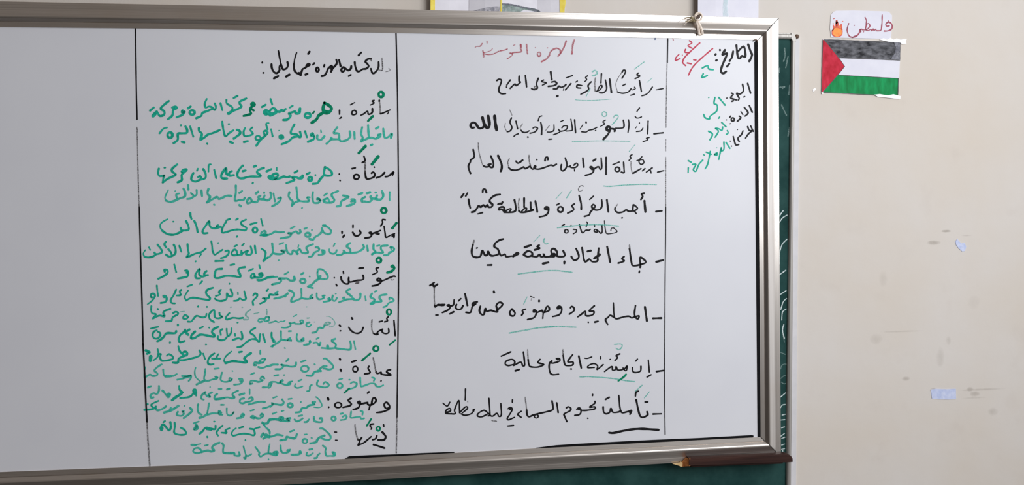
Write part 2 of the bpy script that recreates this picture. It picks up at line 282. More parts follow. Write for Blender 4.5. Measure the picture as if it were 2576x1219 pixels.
STROKES = '''
# black header
B 680,130,8
K 38
345,210 355,270 330,330 280,355 245,340 215,250
215,250 190,130 170,20 162,-20 @30
215,250 185,300 185,370 150,420 110,430 60,390 30,320 25,250
75,535 160,490 @40
320,500 385,460 @42
530,20 495,130 475,250 @26
475,250 480,350 520,420 600,450 630,400 650,350 690,330 730,300 790,255 770,240 740,260
740,280 780,260 @58
575,430 610,465 @52
765,40 790,0 @38
710,460 745,445 @46
o 950,358 28,42
860,260 885,230
1035,490 1090,475 1130,420 1165,340 1230,290 1265,330
1225,400 1250,340 1290,300 1340,230 1330,160
1230,290 1240,360 @50
1385,165 1415,290
1090,265 1082,300
1630,290 1620,340 1570,375 1520,340 1470,310 1430,360 1450,400 1490,380 1500,340
1580,490 1620,465
1700,210 1710,290 1745,385 1800,390 1860,350 1930,340 1980,290 1950,240 1915,200 1960,150 2030,140 @36
1780,70 1830,15
2180,205 2180,300 2150,370 2090,430 2050,420 2025,340 @34
-160,216
-136,424
k 26
2250,130 2260,350 2215,375 2170,350
2385,330 2412,375 2325,402 @14
2020,150 2035,185
# green gloss first, upper
B 680,230,8
G 46
o 2230,60 48,53
k 24
2195,180 2210,300 2215,450
K 24
2215,445 2250,440 2410,370 @28
2385,410 2360,450 @18
2195,175 2193,195 @30
2090,175 2050,190 2090,230 2015,270
2055,345 2055,410 2030,445 @34
2030,445 1975,455 1955,395 1880,450 1825,475 @28
1690,375 1735,410 1720,455 1660,465 1640,430 1665,385 1720,380 @28
1615,265 1700,220 @22
1395,375 1395,455 @30
1400,540 1430,520 @32
G 54
2065,495 1970,590 @44
1090,230 1065,330 1080,420 1160,430 1235,350 1190,285 1090,225
1080,420 980,480 930,560 840,625
1095,390 1150,405 @60
860,435 885,405 @34
g 44
o 755,480 58,45 @48
600,350 590,430 520,440 500,400 430,420 380,440 410,490 350,560 265,570
600,340 580,400 @45
395,320 450,285 @36
310,350 270,390 230,370 190,410 150,400 100,440 0,480
-20,400 30,345 70,335 110,370 90,430 20,440 -40,450
5,150 40,260 @36
B 366,230,8
o 2425,415 30,35 @62
2470,450 2560,460 @50
2345,310 2420,265 @38
G 44
o 2165,260 28,28 @52
2165,280 2110,340 2110,400 2120,450 1975,490
2130,350 2180,380
g 42
2030,140 1920,190 1890,230 1930,300 1860,350 1780,380 1680,450
1680,450 1750,350 1730,300 1640,240 1630,165 @36
1670,440 1740,400 @55
1775,130 1850,90 @38
1510,235 1550,375 @36
1395,240 1420,310 1395,370 1345,320 1280,300 1210,320 1195,240 1235,150 @36
1340,350 1250,390 1150,430 1120,490 1025,535
o 940,420 52,45 @44
860,335 910,300 @44
790,410 745,380 740,430 790,400 740,470 630,515
540,320 600,300 630,330 560,370 540,480 455,555
565,320 620,320 @60
470,190 370,270 310,340 380,400 370,470 290,490 255,440
225,410 155,490 @62
95,380 170,320 @42
# green gloss first, lower
B 366,230,8
g 42
430,725 360,750 285,840 @34
o 495,875 50,55 @46
570,1035 650,970 655,850 740,840 830,830 840,770 805,700
715,680 @38
735,1010 785,1022 @40
900,700 965,905 @34
1075,735 1085,800 1135,850 1110,960 1180,930 1250,870 1340,840 1420,810 1495,775
1110,970 1135,860 @48
1245,1050 @42
1545,605 1570,780 1610,900 1680,840 1770,780 @38
1680,655 @38
1700,1010 1755,1035 @44
1840,770 1890,790 1900,850 1780,945 @46
2005,735 1975,810 1990,890 2060,895 2160,850 2110,770 2150,725 @36
1985,1015 2060,995 @42
2230,1090 2330,960 2450,850 2430,790 2380,810 2400,870
o 2265,935 50,45 @34
2480,635 2430,650 2460,760 @32
2530,760 2560,900 @34
h 40
B 680,230,8
2430,930 2450,870 2440,850 2380,910 2310,930 2285,850 2275,745
2130,745 2180,715
2220,860 2170,870 2180,920 2120,950 2050,930 1990,920 1975,800 1970,680
2220,860 2210,910 2150,930
1990,930 1900,970 1830,1005 1860,930 1830,850 1850,720
2025,1080 2055,1065
G 52
1915,1100 1785,1235
h 40
1690,820 1700,950
1600,800 1610,900 1550,970 1440,1000 1390,960 1380,850 1280,830 1350,720
1390,960 1240,960 1220,970 1135,1050
1230,940 @56
950,880 950,950 1020,970 1090,900
1020,780 1025,820 @28
g 42
880,900 850,840 820,880 880,900 870,960 760,1010
700,800 740,920 @36
600,810 620,900 590,920 530,860 430,850 420,790 485,665 @38
560,900 460,920 370,1000 230,1060
o 225,915 25,25 @60
175,785 @22
# green gloss second, upper
B 680,380,8
G 58
2170,110 2050,260
K 36
1885,100 1905,190 1850,230 @32
1910,420 1930,540 1990,555 2080,520 2105,460 2070,420 2040,440
2095,320 @30
2140,535 2230,500 2300,430
2320,510 2380,500 2480,420 2460,480
o 1735,515 53,48
1650,350 1710,335
1390,460 @32
1405,590 @34
k 34
1910,230 1910,330 1910,420
g 42
1100,320 1180,360 1240,430 1220,490 1090,470 1100,320 @40
1090,470 1010,560 950,640 860,655
910,480 @34
o 805,555 35,40 @48
740,460 795,430
650,490 640,540 570,545 520,520 440,520 480,580 330,640
655,490 600,540
490,430 550,395
390,510 330,520 270,510 200,540 120,560 50,540 40,480 130,450 150,500 70,560 0,560 @46
130,330 130,380 @28
B 366,380,8
2500,520 2560,530 @78
2440,405 2535,360 @42
2380,335 2270,380 2250,430 2320,490 2290,510 2100,510 1960,545 1870,530 1850,450 1900,350 1960,290
2185,310 2220,295 @44
1960,400 2015,387 @42
2160,640
1780,480 1690,490 1690,430 1740,400
1690,480 1630,450 1620,340 1530,470 1540,540 1640,550 @44
1385,375 1425,540 @36
1315,265 1275,280 1270,410 @30
1165,360 1210,450 1205,540 1110,570 1010,610 930,580 930,510 965,440 @40
1060,520 1100,500 1130,560
1040,390 1055,350 @34
730,410 770,370 830,370 780,420 730,480 730,580 650,625 @44
755,390 815,380 @56
640,265 540,350 540,410 610,470 520,520 440,560 350,630
350,630 365,520 380,490 290,500 255,440 270,350 @38
390,330
# green gloss second, lower
B 680,380,8
h 42
2405,820 2405,985 @28
2250,800 2275,900 2220,970 2130,960 2150,890
2150,960 2060,950 2010,920 2030,900
2040,980 1990,1020 1900,1010 1850,1010 1850,960 1910,920
2125,830
1945,845 2010,825
1775,870 1850,840
1640,970 1700,980 1690,1050 1545,1100
1630,1010 1690,1000
1465,890 1560,910 1570,930 1440,1000 1410,1090 1340,1110
1360,805 1250,850 1240,900 1290,980 1240,1030 1110,1030 1070,980 1150,950 @40
1080,1000 1150,940 1190,1020 @34
1085,890 1140,850 @34
1010,990 960,940 940,970 1000,970 980,1030 890,1040 860,1000 850,900 860,820 @38
790,930 740,930 780,1000 700,1010 600,1000 550,950 540,850 525,730 @38
580,1000 500,1030 440,1090 450,1010 400,960 370,900 385,825 @38
435,1095 470,1050
640,1140 @34
160,950 215,930 200,990 140,1050 40,1105 @40
65,850 95,1010 @32
B 366,380,8
2515,830 2530,920 2470,985 2380,960 2400,890
2400,970 2300,960 2270,920 2310,900
2280,970 2240,1020 2150,1020 2060,1050 2050,990 2100,940 2140,990
2225,850 2270,815
2390,835
2000,940 1970,980 1900,980 1820,1000 1800,970 1820,830 1820,690 @38
1890,840 1945,800 @38
1890,1080 1920,1105 @46
1730,900 1640,895 1560,930 1480,960 1440,920 1360,960 1240,1030
1240,1030 1290,950 1300,910 1260,870 1250,820 1270,760
1385,1075
1125,790 1140,900
1030,780 1030,870 960,920 910,950 840,960 @36
915,840 970,890 @34
765,750 800,830 790,910 700,945 600,990 500,1020 410,990
410,990 395,930 430,840 460,780 @26
680,850 620,870 640,950 @34
600,800 @28
860,680 865,770
# green gloss third, upper
B 680,510,8
G 40
o 2285,152 52,52 @44
2540,405 2460,505 @50
K 32
2315,340 2255,335 2260,400 2225,460 @30
2290,470 2310,600 2330,690 2420,650 2500,620 @28
2455,670 2490,645 2490,690
2215,555 2040,625
2130,610 2180,620 @44
2040,625 1990,600 2030,590 2040,650 2000,690 1910,705 @34
1800,560 1820,610 1760,660 1700,650 1660,590 @36
1665,450 1665,495
1445,575 1445,610 @34
1490,650 1465,685 @34
h 40
1065,450 1150,480 1225,560 1200,620 1130,620 1050,570 1045,500 @36
1060,560 980,640 910,680 860,735 790,720
1065,455 1110,450 @38
840,545 @32
o 755,640 50,40
690,520 735,500 @32
600,540 610,590 560,610 520,570 430,610 360,605 420,630 380,680 210,712 @38
415,515 490,470 @32
275,585 180,590 100,575 60,600 -30,640 -110,660 -170,640 -180,600 -120,560 -90,590 -130,620 @38
B 350,510,8
g 38
o 2335,545 45,52 @40
2240,430 2365,395 @36
2455,320 2490,460 @30
2440,650 2576,640
2150,335 2060,380 2070,440 2160,500 2130,550 2010,535 1890,545 1690,600 1670,540 1700,460 1750,380 @36
1950,340 1985,315 @36
1755,350 1825,320 @36
1970,675 @40
1640,480 1560,470 1590,450 @44
1610,490 1530,510 1460,500 1420,450 1410,370 1340,460 1280,560 1300,610 1380,605 @38
1110,360 1150,450 1180,585
1030,205 1035,260 1055,320 @40
945,360 990,460 990,540 860,550 840,500 @38
880,560 780,610 680,640 560,620 470,560 @40
470,560 430,500 430,430 490,370 575,325 @28
690,375 @34
# green gloss third, lower
B 680,510,8
h 38
2440,920 2420,880 2490,910 2480,960 2400,1000 2370,1045 2290,1050
2360,855 2240,870 2230,930 2260,970 2260,1005 2130,1000 2050,1035
2050,1030 2120,980 2080,930 2080,830
2150,865 2200,850 @34
1950,860 1965,960
1870,840 1885,900 1800,970 1700,1000 1620,1000 1610,930 1540,870 1610,805
1620,1000 1480,1010 1430,1040 1350,1045
1480,960 1510,1000
1190,930 1200,990 1250,1020 1310,1010 1340,950 @32
1275,870 1300,820 @28
1040,950 1090,960 1090,1010 1040,1035 975,1045
1060,985 @60
920,890 970,900 980,950 890,1000 840,1070 775,1080
860,830 740,880 730,930 760,980 740,1010 640,1000 590,930 540,980 550,1030
560,900 570,850 @26
550,1020 480,960 450,970 440,1020 400,1030 340,980 320,850
530,1025 560,1020
290,960 220,960 280,1000 200,1030 70,1010 50,920 40,815
60,1000 -20,1090
185,830 265,800 @30
170,1155 @32
B 350,510,8
g 36
2465,920 2540,980 2540,1060 2510,1170 @36
2500,1165 2590,1100 @40
2330,860 2350,1010
2245,870 2270,980 2240,1040 2150,1030 2190,960 2100,1000 2060,1040 2060,960
2060,1040 1960,1050 1890,1050 1860,1010 1910,940 1960,960 1970,1030
1920,875 1965,850 @32
2075,855 2110,820 @30
1740,970 1800,960 1800,1020 1740,1080 1650,1110 @36
1535,1170 1695,1165
1680,940 1590,1000 1520,1040 1480,960 1470,870 1455,770 @32
1595,805 @34
1340,920 1250,990 1130,1020 960,1095 1000,1020 985,950 975,830 @36
1215,1080 1250,1030 @28
1140,1175 @36
810,860 850,980 @32
700,840 735,930 720,1030 620,1080 540,1040 @38
590,930 640,990 660,1060 @36
540,780 510,830 545,895 @36
375,840 450,940 450,1000 350,1030 310,1000
350,1030 270,1080 180,1095 110,1080 @38
110,1080 85,1020 125,950 @26
200,890 225,945 @28
# green gloss fourth, upper
B 680,645,8
G 40
o 2185,72 46,50 @42
2445,200 2490,210 2490,250 2430,300 2355,320 @48
2470,190 @60
K 30
2180,220 2130,240 2155,300 2130,330 2060,360 @28
2515,400 2470,395 2300,470 2230,490 @32
2230,490 2150,475 2180,435 2230,470 2225,520 2150,570 2050,590 @34
1865,375 1880,440 1840,470 1740,480 1620,510 1580,490 1580,420 @32
1580,490 1570,545 1500,540 1440,480 1425,410 @32
1785,235 1870,225 @34
1470,295 1475,335
1290,425 @30
1325,555 1340,585
k 22
2425,440 2450,475 2490,455 @16
1720,535 1780,530 1770,490 @30
1745,520 @44
h 40
955,300 970,255 1050,260 1120,320 1160,400 1130,450 1000,440 960,400 950,320 @34
1000,440 910,490 840,560 760,600
1000,400 @60
770,605 860,630 @36
795,400 @32
o 655,490 52,42
625,355 670,325 @34
480,400 490,470 400,480 340,440 280,440 170,440 220,470 190,520 40,560
480,430 @56
290,355 360,315 @34
140,405 0,420 -60,430 -150,470 -240,480 @38
B 366,645,8
g 38
2576,400 2450,420 2350,470 2250,470
2350,370 2310,380 2290,350 2340,330 2360,380 2310,420 2200,420 2130,430 2130,370 2180,340 2200,400 @38
2080,285 2165,245 @34
2290,170 2310,240 @30
2000,210 1900,230 1870,280 1910,370 1900,410 1760,390 1600,390 1480,430 1400,420 1400,340 1430,260 1540,245 @40
1710,170 1785,155 @38
1690,545 @34
1260,370 1190,375 1190,330 1230,290 @38
1200,390 1130,400 1080,350 1090,250 1010,350 1020,430 1100,435 @38
1095,550 1140,495 @32
580,160 620,310 @32
800,280 850,290 850,390 760,420 655,440 @40
835,320 @48
390,300 380,260 440,270 440,330 370,390 260,445 @40
# green gloss fourth, lower
B 680,645,8
h 38
2400,860 2400,820 2470,850 2480,890 2390,930 2340,990 2280,1015 @32
2340,760 2220,780 2200,830 2240,900 2140,910 2040,945 2090,890 2100,860 2030,820 2020,790 2050,740
2030,945 2080,930 @50
2105,705 2140,685 @30
1910,795 1925,880 @26
1815,745 1810,830 1760,870 1680,860 1640,800 1540,720 1545,680 1600,655
1680,850 1540,860 1480,880 1390,915
1480,830 @56
1260,780 1250,860 1300,890 1345,830 @32
1320,745 @30
1190,830 1170,860 1210,860 1180,890 1075,910
1180,850 @56
1100,780 1050,790 1080,830 990,860 940,820 935,740 @34
1070,790 @44
840,770 800,820 860,830 760,850 640,830 630,750 625,650 @34
820,810 @50
640,830 530,880 430,910 430,850 480,770 450,710 380,675
735,1010 @22
350,740 290,790 200,820 80,845 @40
300,790 @56
150,700 100,740 150,760 60,770 0,765
130,730 @50
B 366,645,8
g 36
2576,770 2500,760 2480,830 2390,840 2350,830 2420,860 2400,900 2310,945 @36
2440,685 2470,655 @32
2550,560 @36
2170,780 2200,740 2250,760 2240,810 2190,860 2160,900 2170,970 @34
1990,700 2010,780 2020,850 1960,870 1900,840 1850,880 1780,890 @34
1860,715 1862,755 @28
1715,660 1750,740 1740,800 1680,790 1640,740
1640,760 1630,850 1540,890 1450,880 1400,845 @36
1520,665 1480,710 1500,760 1420,790 @34
1360,625 1260,660 1220,710 1240,770 1300,830 1270,870 1130,850 1000,830 920,830 820,880 @38
820,880 790,820 810,760 860,680 @26
845,600 935,565 @32
1060,1000 @38
1240,1005 @30
720,670 690,700 710,770 630,780 @34
620,660 570,770 510,870 530,930 590,940 @34
360,790 400,790 430,850 400,910 310,930 @38
375,810 @48
230,580 240,680 255,790 @30
110,810 120,750 180,750 190,810 130,820 @36
190,810 140,880 45,955 @28
# green gloss fifth, upper
B 680,760,8
G 40
o 2392,192 44,56 @36
2515,760 2405,850 @32
K 30
2375,290 2345,320 2360,370 2305,390 @30
2195,390 2255,375 @28
2490,365 2515,670
2380,530 2385,600 2330,630 2260,605 2250,570 @28
2260,540 2180,580 2150,620 2170,640 2120,645 2075,620
2150,630 @44
1870,505 1840,580 1770,620 1690,610 1620,560 1580,500
1640,310 1655,335 @36
1395,460 1410,475 @36
1412,573 @34
k 26
2050,350 2040,450 2050,560 2075,625
j 24
1130,280 1200,290 1280,360 1305,430 1260,480 1190,490 @14
1100,470 1090,440 1150,400 1210,410 1180,440 1100,460 @30
890,395 @22
740,315 780,312 @22
h 34
1090,460 1060,515 980,510 930,590 850,610
790,400 735,420 730,470 780,490 820,450 @32
620,410 600,370 650,360 660,400 610,430 500,430 @32
490,400 430,420 380,410 410,450 380,490 300,510 230,505 @30
465,285 530,250 @24
295,365 260,385 210,380 160,400 110,375 60,390 0,400 @22
B 366,760,8
j 30
2576,390 2490,410
2440,140 2445,240 @26
2185,230 2285,205 @20
h 34
2490,300 2440,290 2390,350 2410,380 2480,360 2490,300 @34
2400,330 2300,330 2270,370 2300,395 2345,385
j 30
2110,150 2040,200 2020,260 2070,310 2060,345 1980,345 @30
1720,95 @30
1950,98 @30
700,190 780,180 @18
g 34
1960,310 1880,320 1760,310 1640,345 1620,300 1690,215 @34
1855,405 @34
1490,210 1500,260 1550,290 1470,320 1400,300 1390,230 1380,150 1320,190 1280,260 1300,340 1380,395 @34
1060,85 @38
1240,90 @32
1230,230 1210,290 1130,300 1030,270 960,340 920,385 855,385 @34
860,290 800,250 770,280 760,320 820,330 860,300 @34
560,215 600,190 650,200 650,240 550,300 520,370 410,378 @36
500,130 390,170 360,210 380,280 280,265 150,320 @38
150,320 210,240 140,220 115,160 120,75 @32
250,135 @40
# green gloss fifth, lower
B 680,760,8
h 36
1685,775 1715,940 @26
1610,780 1625,880 1600,950 1440,935 1320,915 1320,840 1240,770 1310,730
1320,915 1200,925 1040,915
1155,880 1160,910 @52
1010,810 985,870 940,810 870,815 @36
930,735 975,710 @30
800,770 790,820 770,840 680,855
800,790 @54
670,720 620,750 680,760 630,780 550,770 530,710 540,640 @34
660,745 @50
400,710 350,750 430,770 250,750 220,720 215,580 @34
400,750 @56
375,580 420,578 @34
220,750 140,820 20,885
100,800 70,750 30,710 25,610
295,918 @34
B 366,760,8
g 34
2540,610 2545,700 2580,800 @34
2560,880 @44
2365,640 2410,800 @34
2210,515 2130,560 2110,610 2190,670 2230,740 2290,790 2300,710 2310,640 @34
2220,740 2130,740 2020,810 1940,880 1850,900 @36
1930,590 1950,670 1940,740 1870,720 1760,755 @36
1800,630 1805,670 @28
1735,520 1720,620 1660,680 1640,600 1635,530 @32
1650,680 1600,740 1520,760 1460,730 1460,680 @36
1550,540 1510,570 1520,655 @34
1470,490 1370,540 1340,600 1390,660 1370,690 1220,660 1100,650 1000,710 920,720 930,660 1000,585 @42
1095,520 1155,490 @34
1285,508 @34
1220,845 @36
885,545 820,600 860,650 @44
800,545 780,590 700,660 670,740 700,800 790,775 @38
800,580 @60
620,580 590,620 430,620 370,690 300,750 240,780 @42
230,560 170,590 145,660 180,720 250,720 300,660 290,610 250,590 @34
110,525 260,490 @32
655,455 @46
495,805 @42
# green gloss sixth, upper
B 680,865,8
G 34
o 2127,88 52,52 @36
2010,190 1850,325 @36
K 32
2420,515 2365,525 2345,560 2430,620 2330,620 2240,605 @34
2230,590 2230,565 2160,590 2130,560
1985,445 1970,490 2005,550 2000,580 1900,600
o 1712,502 50,56 @28
1645,355 1720,330 @34
1400,295 1408,310 @34
1415,510 1425,540 @34
2230,740 @32
k 28
2130,560 2105,450 2072,270
h 36
1075,290 1125,290 1210,370 1270,440 1250,490 1180,510 1100,490 1070,490 @34
1130,440 1060,450 1000,500 980,540 890,560 840,630 735,630 @40
1020,540 960,530 @36
895,405 @36
o 695,495 75,60 @36
620,355 710,325 @34
320,345 365,300 @34
520,370 500,440 400,450 340,430 290,430 220,410 260,450 210,500 105,505
150,410 60,410 0,430 -40,445 @40
B 350,865,8
2576,440 2480,480 2400,460 @36
2540,300 2490,290 2420,350 2490,370 2540,300 @34
2490,370 2400,380 2330,370 2310,420 2350,420 @42
2440,125 2440,195 @34
g 36
2250,180 2160,240 2120,290 2170,350 2150,370 2000,350 1880,340 1740,380 @44
1740,370 1710,330 1750,240 1860,145 @28
2015,160 2070,150 @38
1630,290 1570,290 1570,240 1600,200 @34
1570,290 1470,290
1515,185 1440,240 1390,320 1390,390 1440,410 1500,400
1290,190 1330,300 @30
1215,125 1240,190 1200,240 1080,280 900,320 830,320
o 925,190 45,40 @40
790,40 815,130 880,210 @36
920,230 800,290 780,370 680,370 @40
560,230 600,200 670,240 680,290 600,320 500,335 450,325 420,260 440,200 380,200 @34
375,100 390,200 360,270 290,325 @30
235,250 225,330 @62
135,125 215,160 165,190 @44
# green gloss sixth, lower
B 680,865,8
h 32
2275,825 2200,855 2130,840 2110,800 2020,790 1880,840 1825,840 1810,675
2050,670 2100,690 2085,740 @30
1620,790 1670,760 1740,790 1710,860 1600,900
1595,715 @34
o 1402,835 52,48 @34
1390,710 1450,695 @30
1070,800 1110,760 1180,820 1130,865 1030,860 940,820 960,730 @34
835,820 800,850 790,930 740,945 @32
510,800 490,850 550,880 650,850 @28
570,740 630,715 @32
440,750 370,770 410,800 330,825 200,770 260,720 210,740 180,790 100,760 0,770 -40,850
400,770 330,820 @44
240,740 @56
80,635 160,620 @32
280,620 @32
G 26
1590,890 1490,980 @30
h 34
30,790 0,860 -30,880
B 350,865,8
2520,690 2480,650 2440,700 2490,730 2400,760 2340,740 2250,740 2230,800 2280,790 @34
2250,610 2315,580 @30
2010,700 2070,700 2080,750 2030,800 1915,815 @34
2040,740 @50
1870,700 1820,680 1820,730 1870,720 1780,755 1700,755 1645,720 1650,640 1670,570 @32
1880,540 @30
1580,670 1530,650 1570,690 1480,710 1370,740 1310,700 1325,600 1335,500 @34
1550,665 @54
1310,740 1220,780 1160,810 @42
1220,740 1140,660 1120,560 1140,470 @26
1520,495 1605,485 @32
1000,740 1040,690 1040,630 960,660 880,690 770,715 @34
870,640 1030,640 900,680 @40
760,600 680,640 560,640 500,620 485,510 @32
530,645 640,645 @48
455,405 370,460 310,530 370,590 350,630 270,640 220,610 130,660 105,660 @34
105,660 105,580 115,480 @30
120,470 @44
# green gloss seventh, upper
B 680,965,8
K 34
2310,470 2290,410 2340,370 2400,440 2380,510 2260,560 2145,575
2290,410 2330,490 2400,470 @28
2040,400 2060,300 2100,280 2130,340 2060,410 1980,420 1950,380
2010,430 1985,520 @28
1960,370 1880,390 1800,400 1760,370 1800,350 1810,400 1770,480 1670,515
1790,370 @50
1625,290 1570,330 1630,400 1590,440 1465,470
o 1368,425 68,52 @30
1160,285 1170,310 @40
1178,468 @34
1960,185 1985,160 @36
h 36
920,260 980,310 1025,380 @24
1025,380 1040,440 980,475 880,465 @22
900,360 850,370 890,410 790,430 720,480 640,490 600,560 510,575 @40
860,390 @50
615,365 @32
o 400,430 50,40 @40
365,305 430,295 @32
240,310 270,370 230,420 130,410 70,400 20,390 60,400 0,460 @38
60,280 130,255 @30
B 350,965,8
2640,440 2576,470 2490,490 @34
2490,68 2576,68 @34
2530,360 2440,355 2340,375 2210,410 @38
2210,300 2260,265 2290,310 2240,350 2160,360 2090,390 2030,370 2040,310 2110,290 @36
2225,110 2225,205 @28
2020,220 2120,190 @38
1990,135 1900,180 1880,220 1920,270 1870,290 1770,270 1640,300 1530,310 1520,250 1570,200 @36
1540,305 1700,285 @44
1605,100 1655,98 @36
1770,110 1815,95 @36
1430,62 @26
1465,170 1400,210 1430,260 1370,240 @40
1380,250 1330,200 1340,160 1270,220 1250,290 1300,315 @36
g 36
1150,235 1140,120 1090,120 1090,190 1010,260 830,285
1110,150 1120,190 @56
805,40 820,120 880,170 @36
860,170 830,210 750,260 665,325 @50
h 34
570,220 590,185 630,210 590,270 550,230 480,130 @32
600,220 @56
470,130 480,150 @36
400,40 400,130 360,200 290,185 230,230 250,280 290,270 @36
180,70 240,45 @36
# green gloss seventh, lower
B 680,965,8
h 36
1890,690 1830,700 1800,660 1630,680 1620,630 1630,550 @30
1820,540 1860,560 1855,620 @32
1460,660 1510,630 1540,660 1510,710 1420,725 @32
1420,600 1460,590 @32
o 1275,695 42,42 @36
1000,690 1040,690 1040,760 960,765 890,740 880,660 @36
780,710 740,760 690,765 @34
490,710 530,750 600,730 655,690 @34
570,645 640,630 @36
400,690 330,700 380,740 280,740 200,730 190,680 230,660 220,720 100,710 0,720 @44
50,600 125,570 @32
230,545 270,535 @32
B 350,965,8
2240,540 2310,520 @30
2440,640 2470,600 2500,640 2430,690 2350,680 2290,640 2250,670 2310,690 @38
2280,665 @52
1970,690 2070,670 2110,620 2080,600 2050,650 @40
2090,630 @44
1880,590 1910,560 1880,610 1820,635 1770,600 1765,490 @30
1765,495 @34
1650,420 1705,420 @34
1680,620 1610,610 1610,540 1650,590 1480,590 1380,610 1390,500 1410,390 @34
1630,590 @56
1370,610 1290,660 1220,680 @44
1260,620 1200,580 1180,500 1190,410 @36
1030,480 1070,530 1010,600 900,685 @40
1040,500 @48
900,545 870,545 900,600 850,640 760,620 780,560 @34
915,438 @30
790,440 700,500 620,540 505,575 @46
640,480 620,520 @40
540,450 470,500 370,530 330,470 @38
g 36
340,450 300,480 250,440 260,400 390,340 @32
330,480 240,510 110,520 @40
170,405 @40
# green gloss eighth, upper
B 680,1040,8
K 32
2255,370 2300,420 2325,470 2280,525 2170,525 @38
2145,440 2120,500 2060,520
2030,460 1960,520 1870,590 1770,630 @30
1770,630 1800,550 1765,520
1840,480 1800,530 1765,520 @30
2080,205 2020,215 2010,250 2040,280 2030,310 @28
2280,220 2285,250 @32
2080,620 2180,650 2300,690 @34
1300,368 1335,370 @28
1315,530 1345,532 @28
k 26
1765,520 1720,370 1705,215
G 32
o 2175,300 36,42
2030,105 1945,240
h 34
1005,295 1060,300 1150,370 1215,450 1205,510 1140,525 1030,490 @34
1090,440 1000,470 950,520 920,570 810,595 @42
835,485 @36
o 697,548 48,44 @34
690,418 735,412 @30
400,360 480,330 @32
535,410 500,490 400,480 330,460 320,510 200,535 @42
250,440 140,420 60,450 0,460 -80,470 -140,500 @40
B 390,1040,8
2300,470 2200,430 2180,390 2140,460 @42
2230,420 2300,450 @48
2310,400 2300,340 2230,270 2160,170 @36
2160,190 2260,190 2320,110 2480,110 2576,80 @44
2520,100 2576,100 @54
2520,535 2576,535 @32
g 34
2105,270 2000,310 2010,400 1980,435 1890,410 1800,400 1700,410 1580,445
1910,300 2000,315
1580,445 1540,410 1570,340 1630,290 @28
1695,285 1775,260
1820,530 @34
1500,290 1420,330 1430,380 1340,380
1430,380 @54
1360,240 1280,310 1240,380 1270,440
1220,240 1210,310 1130,300 1020,280 960,350 900,400 @38
1050,310 1130,320 @46
1195,155 @36
1055,465 @42
h 34
830,230 850,290 790,310 840,250 @56
785,190 880,155
g 34
520,280 590,320 630,390 590,420 480,420 390,380 400,260 395,175
310,170 320,270 280,330 200,240 150,220 110,290 @40
140,290 130,320 @56
170,170 200,145
# green gloss eighth, lower
B 680,1040,8
h 36
1250,770 1300,780 1300,840 1200,845 1130,840 1110,760 1120,690 1060,640 @32
1275,800 @56
995,800 950,840 940,880 890,890 @34
860,790 790,840 730,830 740,780 @30
790,720 850,710 @36
600,750 620,790 540,820 430,820 @40
600,770 @52
400,720 340,740 390,750 330,780 250,780 220,730 210,640 @34
360,740 @54
80,775 140,770 120,830 0,800 @44
B 390,1040,8
2576,780 2530,740 2530,650 @28
2450,770 2420,830 2300,800 2210,810 2130,860 2090,820 2100,780 2020,670 @34
2280,790 2290,700 2310,610 @30
2380,800 2440,820 @50
2285,915 @32
1940,810 1870,850 1830,840 1820,900 1790,880 @34
1830,830 1800,730 1780,650 @28
1690,770 1700,840 1600,835 1590,790 1400,790 1370,740 1380,640 1350,590 @36
1420,790 1590,790 @46
1300,580 1200,620 1150,680 1190,740 1130,760 1060,740 930,770 @42
930,770 850,790 770,760 800,700 880,690 950,760 @34
1005,640 1065,625 @28
735,625 820,630 @40
820,625 920,605 @22
# red heading
B 1180,90,8
r 28
2115,85 2085,200 2072,365 @32
1955,105 1910,230 1840,350 1790,410 @30
1840,350 1830,280 1770,250 1700,270 1640,320 1610,400 1550,470 1460,520 @30
o 1410,370 34,42 @26
1580,243 @22
1335,238 @22
1160,175 1165,270 1180,360
1040,175 1040,260 1050,320 900,335 870,350 820,350
870,350 860,400 770,460 @20
1040,180 1045,225 @40
895,190 925,183 @16
770,265 700,290 600,310 500,360 400,375 310,360 280,300 @22
280,300 295,420
310,340 430,300 470,260 @16
360,105 365,150 @20
265,155 230,205 180,210 140,215 130,232 @22
# black sentence first
B 1180,90,8
K 28
560,900 600,875 650,890 640,960 600,1060 610,1130 660,1165 735,1162 @30
830,890 760,990
755,1030 @30
1010,810 1010,920 1040,930 950,1000 920,970 830,1055 @30
1135,800 1160,1025 @30
1395,855 1360,960 1375,1050 1310,1080 1260,1060 @30
1500,890 1460,920 1550,945 1480,990 @26
1645,725 1665,880 @34
B 1360,130,8
K 28
k 26
-98,700 -130,690 -110,740 -80,760 @18
K 28
225,610 290,600 325,640 270,680 160,695 @32
510,660 480,690 410,715 370,690 330,740 260,745 @30
610,640 500,765 @28
470,730 455,775 @16
515,525 640,480 @26
330,895 345,890 @40
830,680 740,670 735,720 810,730 @28
710,610 740,590 @26
945,485 905,520 930,560 890,600 @24
1020,605 955,680 970,740 930,790 810,855 @28
1130,795 1200,760 1240,690 1200,680 1150,770 @26
1225,445 1215,625 @28
1305,570 1330,740 1270,820 1185,825 @28
1390,550 1425,815 @34
1640,530 1700,430 1705,380 1670,370 1640,410 @28
1820,745 1760,810 1650,835 1550,810 @26
1890,710 1910,740 1850,765 @20
1655,680 1710,650 @24
1815,875 1885,855 @26
1965,430 1940,465 2000,490 1905,540 @26
1990,580 2030,800 @28
2250,710 2190,800 2120,860 2040,885 @24
2330,765 2465,740 @22
k 26
1105,530 1090,640 1100,790
1640,410 1560,530 1515,660 1550,810 @14
j 24
1045,400 1100,375 1140,420 1100,470 1045,480 @28
2085,205 1890,350 @16
2250,525 2140,620 @10
1000,740 920,895 @14
700,965 880,978 1100,975 1430,950 @12
# black sentence second
B 1160,260,8
K 34
